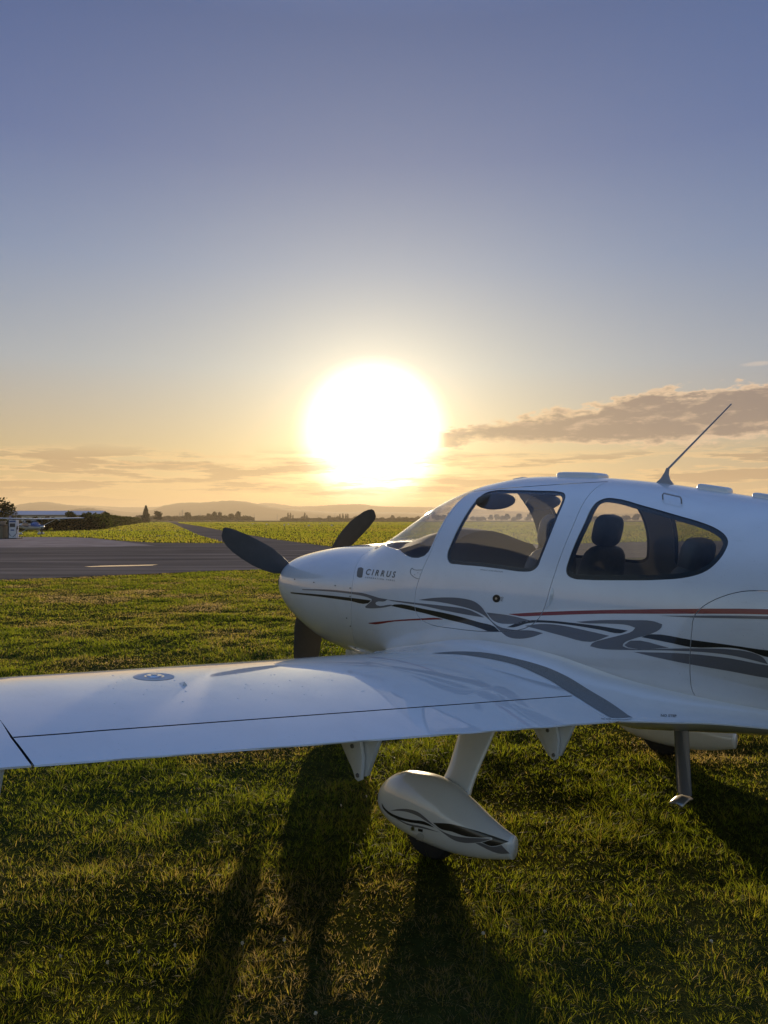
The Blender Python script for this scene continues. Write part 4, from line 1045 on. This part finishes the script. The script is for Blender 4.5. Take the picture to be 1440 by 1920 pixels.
t.l.new(d_.outputs[0], mx.inputs[1]); t.l.new(tl.outputs[0], mx.inputs[2]); t.l.new(mx.outputs[0], t.node('ShaderNodeOutputMaterial').inputs[0])
tag(link('grass', me, [gm]), 'rough mown grass blades and tufts covering the airfield', 'grass', kind='stuff')
# pale seed heads
SEEDM = mat('seed_head_fluff', (.60, .50, .34), .9); STALK = mat('seed_stalk', (.14, .14, .05), .8)
for (px_, py_) in ((912/2, 1500+525/2), (1068/2, 1500+520/2), (526/2, 1500+542/2), (704/2, 1500+35/2), (415/2, 1500+76/2), (660/2, 1760), (1185/2, 1884), (410/2, 1791), (234/2, 1790), (444, 1478), (352, 1515), (640, 1505), (687, 1480), (1020, 1740), (1180, 1690), (1290, 1395+80), (1330, 1760), (905, 1745)):
    h_ = random.uniform(.07, .12); D = F_PX*(EYE - h_)/(py_ - HZ); X = (px_ - 720)/F_PX*D; z0 = float(gz(X, D)) - .005
    e = empty('seed_head', (X, D, z0)); tag(e, 'tiny pale seed head on a thin stalk standing above the grass', 'wildflower', 'pale seed heads scattered in the grass')
    MB().tube([(0, 0, 0), (.004, .003, h_*.6), (0, 0, h_)], [.0011, .001, .0008], 5).build('stalk', STALK, e)
    m_ = MB()
    for k in range(14):
        v = Vector((random.gauss(0, 1), random.gauss(0, 1), random.gauss(0, 1))).normalized(); m_.ell(Vector((0, 0, h_ + .004)) + v*.0042, (.0024, .0024, .0034), nu=6, nv=4)
    m_.build('flower_head', SEEDM, e)

# ------------------------------------------------------------------ trees, hedges
def leafm(name, c1, c2, tc_):
    m = bpy.data.materials.new(name); m.use_nodes = True; t = NT(m.node_tree); t.n.clear(); o = objco(t); n = t.noise(o, 1.4, 4, .6)
    cc = t.mix(t.sstep(n, .35, .65), (*c1, 1), (*c2, 1)); a = t.node('ShaderNodeBsdfDiffuse'); t.put(a.inputs[0], cc); b = t.node('ShaderNodeBsdfTranslucent'); b.inputs[0].default_value = (*tc_, 1)
    x = t.node('ShaderNodeMixShader'); x.inputs[0].default_value = .35; t.l.new(a.outputs[0], x.inputs[1]); t.l.new(b.outputs[0], x.inputs[2]); t.l.new(x.outputs[0], t.node('ShaderNodeOutputMaterial').inputs[0]); return m
LEAF = leafm('leaf_green', (.035, .048, .014), (.07, .075, .02), (.10, .12, .02)); LEAFD = leafm('leaf_dark', (.022, .028, .010), (.045, .045, .016), (.05, .055, .012))
BARK = mat('bark', (.07, .055, .04), .9)
def leaf_mesh(centres, radii, n_each, size, seed=0, flat=1.):
    r = np.random.default_rng(seed); V = []; 
    C = np.repeat(np.array(centres, float), n_each, 0); Rr = np.repeat(np.array(radii, float), n_each)
    d = r.normal(size=(len(C), 3)); d /= np.linalg.norm(d, axis=1)[:, None]; d[:, 2] *= flat
    P = C + d*(Rr*r.uniform(.35, 1.12, len(C))**.6)[:, None]
    u = r.normal(size=(len(C), 3)); u /= np.linalg.norm(u, axis=1)[:, None]; v = np.cross(u, r.normal(size=(len(C), 3))); v /= np.linalg.norm(v, axis=1)[:, None]
    s = (size*r.uniform(.5, 1.3, len(C)))[:, None]
    V = np.stack([P - u*s, P - v*s*.5, P + u*s, P + v*s*.5], 1).reshape(-1, 3)
    return V, np.arange(len(V)).reshape(-1, 4)
def tree_mesh(h, wd, seed, kind='round', n_each=60, size=.3):
    r = random.Random(seed); cs, rs = [], []
    if kind == 'conifer':
        for k in range(26):
            t = k/25; rad = wd*(1 - t)**.8*.75 + .1; 
            for j in range(3): a = r.uniform(0, 6.28); q = rad*r.uniform(.2, .9); cs.append((math.cos(a)*q, math.sin(a)*q, h*(.1 + .88*t))); rs.append(rad*.45 + .15)
    elif kind == 'poplar':
        for k in range(16): t = k/15; cs.append((r.uniform(-1, 1)*wd*.25, r.uniform(-1, 1)*wd*.25, h*(.12 + .84*t))); rs.append(wd*(.55*math.sin(math.pi*min(1, t*.8 + .2)) + .12))
    else:
        for k in range(20):
            a = r.uniform(0, 6.28); q = wd*r.uniform(.1, .75); t = r.uniform(.25, 1); zz = h*(.22 + .66*t); q *= math.sqrt(max(.08, 1 - (t - .45)**2*2.4)); cs.append((math.cos(a)*q, math.sin(a)*q, zz)); rs.append(wd*r.uniform(.22, .42))
    V, Q = leaf_mesh(cs, rs, n_each, size, seed); return V, Q, cs
def make_tree(name, h, wd, seed, kind, loc, lm, n_each=60, size=.3, trunk=True):
    e = empty(name, loc); V, Q, cs = tree_mesh(h, wd, seed, kind, n_each, size)
    link('crown', np_mesh('crown', V, Q), [lm], e)
    m_ = MB(); m_.tube([(0, 0, -.1), (wd*.03, 0, h*.4), (0, wd*.02, h*.85)], [h*.03 + .03, h*.02 + .02, .03], 8)
    for c in cs[::3]: m_.tube([(0, 0, h*.22), (c[0]*.5, c[1]*.5, (h*.25 + c[2])/2), c], [h*.012, h*.008, .01], 5)
    m_.build('trunk', BARK, e); return e
# big dark shrub mass at left edge: three shrubs
for i, (X, Y, h_, w_, lb) in enumerate(((-52.5, 98, 4.4, 3.0, 'tall dark leafy shrub at the left edge behind the blue aircraft'), (-47.5, 96, 4.1, 2.2, 'sparse twiggy shrub with see-through top beside the tall dark shrub'), (-57, 96, 4.6, 3.2, 'dark shrub on the frame edge behind the fuel pump'))):
    e = make_tree('shrub', h_, w_, 20 + i, 'round', (X, Y, 0), LEAFD, 150 if i != 1 else 60, .16); tag(e, lb, 'shrub', 'shrubs behind the parked blue aircraft')
def along(pts, n):
    P = [Vector(p) for p in pts]; L = [(P[i+1]-P[i]).length for i in range(len(P)-1)]; tot_ = sum(L); out = []
    for k in range(n):
        d = tot_*k/(n-1); i = 0
        while i < len(L)-1 and d > L[i]: d -= L[i]; i += 1
        out.append(P[i].lerp(P[i+1], min(1, d/L[i])))
    return out
def hedge(name, label, pts, h_, w_, n, ne, size, m, seed, tops=1.):
    r = random.Random(seed); cs, rs = [], []
    for p in along(pts, n):
        for k in range(5):
            zz = h_*r.uniform(.15, .8)*(1 + .0*k); cs.append((p.x + r.gauss(0, w_*.35), p.y + r.gauss(0, w_*.35), zz)); rs.append(h_*r.uniform(.22, .34))
    V, Q = leaf_mesh(cs, rs, ne, size, seed); o = link(name, np_mesh(name, V, Q), [m]); tag(o, label, 'hedge'); return o
hedge('hedge', 'clipped green hedge running away beside the grass strip', [(-48, 128), (-58, 160), (-88, 264), (-125, 390)], 2.7, 2.0, 60, 150, .26, LEAF, 3)
hedge('hedge', 'dark loose hedge behind the blue aircraft, in front of the hangar', [(-60, 104), (-52, 118), (-49, 128)], 1.9, 1.6, 22, 240, .20, LEAFD, 5)
for i, (X, Y, h_, w_) in enumerate(((-57, 140, 3.2, 1.4), (-50.5, 130, 3.1, 1.2), (-54, 150, 3.4, 1.1))):
    e = make_tree('shrub', h_, w_, 40 + i, 'round', (X, Y, 0), LEAF, 90, .2); tag(e, ('leftmost loose green shrub sticking up in front of the hangar roof', 'middle green shrub above the dark hedge below the hangar roof', 'right green shrub where the clipped hedge meets the hangar roof end')[i], 'shrub', 'green shrubs above the hedge')
e = make_tree('conifer_tree', 10.0, 3.3, 50, 'conifer', (-140, 452, 0), LEAFD, 60, .45); tag(e, 'dark cone shaped tree standing alone at the end of the hedge', 'tree')
e = make_tree('broadleaf_tree', 7.4, 3.4, 51, 'round', (-150, 510, 0), LEAFD, 60, .5); tag(e, 'small round tree just right of the dark cone shaped tree', 'tree')
protos = {}
for i, (kd, h_, w_) in enumerate((('round', 9, 5), ('round', 7, 5.5), ('poplar', 13, 2.2), ('round', 11, 5), ('round', 5, 6))):
    V, Q, cs = tree_mesh(h_, w_, 60 + i, kd, 40, .8); mc = np_mesh('crown', V, Q); mc.materials.append(LEAFD)
    m_ = MB().tube([(0, 0, -.1), (0, 0, h_*.8)], [.3, .08], 6); mt = mesh_from('trunk', m_.v, m_.f); mt.materials.append(BARK); protos[i] = (mc, mt, kd)
def far_tree(px, D, k, s):
    X = (px - 720)/F_PX*D; e = empty('poplar_tree' if protos[k][2] == 'poplar' else 'distant_tree', (X, D, 0), random.uniform(0, 6)); e.scale = (s, s, s)
    for m_, nm in ((protos[k][0], 'crown'), (protos[k][1], 'trunk')):
        o = bpy.data.objects.new(nm, m_); COL.objects.link(o); o.parent = e
    if protos[k][2] == 'poplar': tag(e, 'slender hazy poplar in the distant tree line across the airfield', 'tree', 'distant poplars across the airfield')
    else: tag(e, 'hazy rounded tree in the distant tree line across the airfield', 'tree', 'trees in the distant tree line')
rt = random.Random(5)
for px, D, k, s in ((318, 900, 1, .9), (353, 860, 0, 1.1), (366, 880, 1, .8), (392, 900, 0, 1.0), (401, 900, 3, 1.0), (411, 890, 3, .95), (420, 900, 1, 1), (434, 880, 0, .95), (445, 870, 3, 1.0), (330, 900, 4, 1)): far_tree(px, D, k, s)
for i in range(44):
    px = 258 + i*4.9; far_tree(px + rt.uniform(-2, 2), rt.uniform(900, 1000), 4, rt.uniform(.8, 1.3))
for i in range(34):
    px = rt.uniform(528, 790); far_tree(px, rt.uniform(1150, 1500), rt.choice((0, 1, 4, 1)), rt.uniform(.7, 1.15))
for px in (541, 545, 550, 571, 576, 638, 643, 649, 653): far_tree(px + rt.uniform(-1, 1), 1300, 2, rt.uniform(.8, 1.1))
for i in range(70):
    px = 530 + i*3.8; far_tree(px, rt.uniform(1000, 1080), 4, rt.uniform(.55, .8))
for i in range(60): far_tree(800 + i*11 + rt.uniform(-5, 5), rt.uniform(800, 1100), rt.choice((0, 1, 4, 3)), rt.uniform(.7, 1.1))
# pylons
PYL = mat('galvanised_steel', (.2, .2, .2), .6)
def pylon(px, D, h_):
    X = (px - 720)/F_PX*D; m_ = MB(); b = h_*.09
    for sx in (-1, 1):
        for sy in (-1, 1): m_.tube([(sx*b, sy*b, 0), (sx*b*.25, sy*b*.25, h_*.75), (0, 0, h_)], .18, 4)
    for f_, wd in ((.68, .18), (.82, .15), (.94, .10)): m_.tube([(-h_*wd, 0, h_*f_), (h_*wd, 0, h_*f_)], .15, 4)
    for k in range(5):
        z0, z1 = h_*.13*k, h_*.13*(k+1); w0, w1 = b*(1 - .75*z0/h_/.75), b*(1 - .75*z1/h_/.75); m_.tube([(-w0, -w0, z0), (w1, -w1, z1)], .12, 4); m_.tube([(w0, -w0, z0), (-w1, -w1, z1)], .12, 4)
    o = m_.build('electricity_pylon', PYL, None, loc=(X, D, 0)); tag(o, 'thin hazy lattice pylon on the far side of the airfield', 'pylon', 'distant lattice pylons')
for px, D, h_ in ((337, 1700, 20), (342, 1500, 22), (376, 2000, 20), (435, 2100, 20), (477, 2200, 20), (520, 2200, 20), (596, 2300, 18), (628, 2300, 22)): pylon(px, D, h_)

# ------------------------------------------------------------------ hills
def hill_b(t, p):
    o = objco(t); n = t.noise(o, .006, 6, .6); t.put(p.inputs['Base Color'], t.mix(t.sstep(n, .4, .6), (.03, .036, .014, 1), (.075, .075, .03, 1))); p.inputs['Roughness'].default_value = .95; p.inputs['Specular IOR Level'].default_value = .05
HILL = mat('wooded_hillside', build=hill_b)
def hills(D, prof, depth, bump_, seed):
    pxs = np.linspace(prof[0][0], prof[-1][0], 420); ys = pchip([p[0] for p in prof], [p[1] for p in prof], pxs)
    V = []; K = 9
    for j in range(K):
        s = j/(K-1)
        for px, py in zip(pxs, ys):
            dd = D + depth*(s - .5); X = (px - 720)/F_PX*dd; z = max(0, (HZ - py))/F_PX*D + (EYE if py < HZ - 1 else 0)
            zz = z*math.sin(math.pi*s)**.8; rough_ = bump_*(float(vnoise(np.array([px*.5]), np.array([s*9.]), seed)[0]) - .5 + .6*(float(vnoise(np.array([px*1.6]), np.array([s*9.]), seed+1)[0]) - .5))*math.sin(math.pi*s)
            V.append((X, dd, zz + rough_*min(1, z/12)))
    n = len(pxs); F = [(j*n+i, j*n+i+1, (j+1)*n+i+1, (j+1)*n+i) for j in range(K-1) for i in range(n-1)]
    me = mesh_from('hills', V, F, True); me = fix(me); o = link('hills', me, [HILL]); tag(o, kind='structure'); return o
hills(6800, [(-400,966),(-200,960),(0,950),(60,948),(165,948),(240,951),(300,950),(400,948),(478,946),(490,943),(507,943),(530,946),(557,949),(590,948.5),(622,946.5),(650,945.5),(672,945),(712,949),(760,950),(820,951),(900,955),(1000,960),(1100,962),(1250,964),(1500,962),(1900,968)], 1600, 3, 1)
hills(4800, [(-400,974),(-100,966),(0,955),(40,945),(62,942),(80,941),(103,943),(133,947),(160,949),(190,953),(230,959),(262,961),(282,957),(297,952),(307,947.5),(320,946),(333,943),(356,942.5),(379,942),(412,939.5),(434,938.5),(462,941),(490,946),(518,951),(573,957),(640,960),(720,960),(800,962),(900,966),(1000,968),(1150,971),(1500,972),(1900,974)], 1400, 4, 5)
hills(3000, [(100,974),(125,962),(132,956),(150,953.5),(170,953),(183,955),(200,959),(225,966),(260,970),(320,972),(420,974)], 500, 4, 9)

# ------------------------------------------------------------------ hangar
hg = empty('hangar', (-126, 300, 0)); tag(hg, 'long low hangar with pale roof behind the hedge', 'building')
ROOFM = mat('hangar_roof', (.52, .53, .55), .35, metal=.3); WALLM = mat('hangar_cladding', (.16, .15, .15), .7); PANEL = mat('hangar_panel', (.75, .72, .68), .6)
MB().box((-45, 6, 1.75), (118, 11, 3.5)).build('wall', WALLM, hg)
MB().prism([(-.8, 3.52), (6, 5.1), (12.8, 3.52), (12.8, 3.7), (6, 5.35), (-.8, 3.72)], -104.5, 15, axis='y').build('roof', ROOFM, hg)
ro = bpy.data.objects['roof']; ro.data.transform(Matrix(((0, 1, 0, 0), (1, 0, 0, 0), (0, 0, 1, 0), (0, 0, 0, 1)))); fix(ro.data)
for k in range(9): MB().box((-88 + 11*k, .42, 2.0), (9.2, .1, 2.2)).build('door_panel', PANEL, hg)

# ------------------------------------------------------------------ small high-wing aircraft
ca = empty('light_aircraft', (-38.2, 83.5, 0), R(-90 + 50)); ca.scale = (1.05, 1.05, .84); tag(ca, 'small blue and white high wing aircraft parked far left on the grass', 'aircraft')
BLUE = mat('blue_paint', (.03, .08, .24), .35, coat=.6)
CW = mat('small_aircraft_white', (.7, .7, .7), .4, coat=.5)
CST = [(2.05,1.28,.92,.18,1.1,2,2),(2.0,1.35,.85,.33,1.1,2.2,2.2),(1.7,1.40,.78,.42,1.1,2.3,2.3),(1.0,1.46,.70,.50,1.1,2.4,2.4),(.6,1.75,.68,.53,1.15,2.6,2.5),(.2,1.98,.68,.54,1.2,2.8,2.5),(-.9,1.98,.70,.52,1.2,2.6,2.4),(-1.7,1.62,.80,.38,1.2,2.2,2.2),(-3,1.45,.95,.24,1.2,2,2),(-5.2,1.32,1.1,.08,1.2,2,2)]
V, Fc = loft(CST, np.linspace(-5.2, 2.05, 60), 32)
mi = []
for f in Fc:
    c = np.mean([V[i] for i in f], 0); mi.append(1 if (c[2] > 1.18 and c[0] > .7) or (1.12 < c[2] < 1.34) else (2 if (1.48 < c[2] < 1.86 and -1.2 < c[0] < .75) else 0))
me = mesh_from('fuselage', V, Fc, True, mi); link('fuselage', fix(me), [CW, BLUE, mat('dark_window', (.02, .025, .03), .08)], ca)
V = []; N = 20
for yy, c, s_ in ((-5.5, 1.1, .6), (-5.3, 1.13, 1), (-2.5, 1.6, 1), (0, 1.62, 1), (2.5, 1.6, 1), (5.3, 1.13, 1), (5.5, 1.1, .6)):
    for i in range(N): a = 2*math.pi*i/N; V.append((.45 - c*(.5 - .5*math.cos(a)), yy, 2.08 + abs(yy)*.03 + .09*s_*math.sin(a)))
MB().add(V, [(k*N+i, k*N+(i+1) % N, (k+1)*N+(i+1) % N, (k+1)*N+i) for k in range(6) for i in range(N)] + [tuple(range(N)), tuple(6*N+i for i in range(N))]).build('wing', CW, ca, smooth=True)
for s_ in (1, -1):
    MB().tube([(.1, s_*.5, .85), (.0, s_*2.5, 2.08)], .04, 8).build('wing_strut', CW, ca, smooth=True)
    MB().tube([(-.25, s_*.4, .8), (-.25, s_*1.1, .28)], .04, 8).build('gear_leg', CW, ca)
    MB().ell((-.2, s_*1.15, .22), (.42, .13, .17)).build('wheel_fairing', CW, ca, smooth=True)
    MB().prism([(-4.4, 0), (-4.55, 1.6), (-5.2, 1.6), (-5.3, 0)], 1.22, 1.27, axis='z').build('tailplane', CW, ca) if s_ > 0 else MB().prism([(-4.4, 0), (-4.55, -1.6), (-5.2, -1.6), (-5.3, 0)], 1.22, 1.27, axis='z').build('tailplane', CW, ca)
MB().ell((1.55, 0, .24), (.40, .12, .17)).build('nose_wheel_fairing', CW, ca, smooth=True); MB().tube([(1.55, 0, .3), (1.5, 0, .85)], .04, 8).build('nose_strut', CW, ca)
MB().prism([(-4.0, 1.35), (-4.9, 2.55), (-5.3, 2.55), (-5.25, 1.3)], -.03, .03).build('tail_fin', BLUE, ca)
MB().ell((2.12, 0, 1.1), (.2, .13, .13)).build('spinner', CW, ca, smooth=True); MB().box((2.1, 0, 1.1), (.03, .12, 1.9)).build('propeller', PROP, ca, bevel=.01)
# fuel pump and cabinet
fp = empty('fuel_pump', (-32.0, 66.5, 0)); tag(fp, 'white and blue fuel pump standing at the edge of the apron', 'fuel pump')
PW = mat('pump_white', (.62, .64, .66), .5); PB = mat('pump_dark', (.04, .045, .05), .5)
MB().box((0, 0, .86), (.62, .5, 1.56)).build('pump_cabinet', PW, fp, bevel=.02); MB().box((0, 0, .05), (.8, .7, .1)).build('plinth', PB, fp, bevel=.01)
MB().box((0, -.255, 1.20), (.46, .02, .32)).build('display', PB, fp); MB().box((0, -.255, 1.52), (.54, .02, .14)).build('header_panel', BLUE, fp)
MB().box((0, -.255, .78), (.3, .02, .1)).build('label_plate', BLUE, fp)
MB().box((-.36, 0, .86), (.1, .52, 1.56)).build('side_frame', PB, fp)
MB().tube([(-.28, -.3, 1.1), (-.3, -.42, .6), (-.1, -.42, .3), (.12, -.4, .2), (.38, -.3, .5), (.36, -.25, 1.0)], .022, 8).build('hose', RUBBER, fp)
MB().box((.36, -.1, .98), (.06, .12, .3)).build('nozzle', PB, fp, bevel=.01)
tk = empty('storage_tank', (-33.6, 66.9, 0)); tag(tk, 'squat beige tank cabinet with dark top left of the fuel pump', 'tank')
MB().box((-.6, 0, .62), (2.6, 1.1, 1.0)).build('tank_body', mat('tank_beige', (.17, .145, .09), .7), tk, bevel=.03); MB().box((-.6, 0, 1.2), (2.7, 1.2, .14)).build('tank_lid', PB, tk, bevel=.01)
MB().box((-.6, 0, .06), (2.7, 1.2, .12)).build('tank_base', PB, tk); MB().box((-.6, 0, 1.42), (2.2, .9, .28)).build('upper_cabinet', mat('cabinet_tan', (.26, .21, .15), .7), tk, bevel=.02)
MB().box((1.0, .2, .06), (1.7, .9, .10)).build('hose_tray', PB, tk)
# airfield marker boards
for px, py in ((474, 983.2), (500, 984.2), (533, 986), (541, 984.5), (579, 987.3), (622, 986.8), (600, 983)):
    X, D = gp(px, py); m_ = MB(); m_.box((0, 0, .28), (.5, .12, .26)); m_.box((0, 0, .08), (.06, .06, .16)); o = m_.build('edge_marker', PANEL, None, bevel=.02, loc=(X, D, 0)); tag(o, 'tiny pale edge marker board out on the far airfield grass', 'marker', 'marker boards on the far grass')

# ------------------------------------------------------------------ haze
hz = MB().box((0, 2700, 72), (17000, 13400, 148)).build('haze', []); hz['kind'] = 'stuff'; hz['label'] = 'golden evening haze over the airfield'
m = bpy.data.materials.new('haze_air'); m.use_nodes = True; t = NT(m.node_tree); t.n.clear()
pv = t.node('ShaderNodeVolumePrincipled'); pv.inputs['Color'].default_value = (.97, .80, .55, 1); pv.inputs['Density'].default_value = 2.2e-4; pv.inputs['Anisotropy'].default_value = .30
t.l.new(pv.outputs[0], t.node('ShaderNodeOutputMaterial').inputs['Volume']); hz.data.materials.append(m)
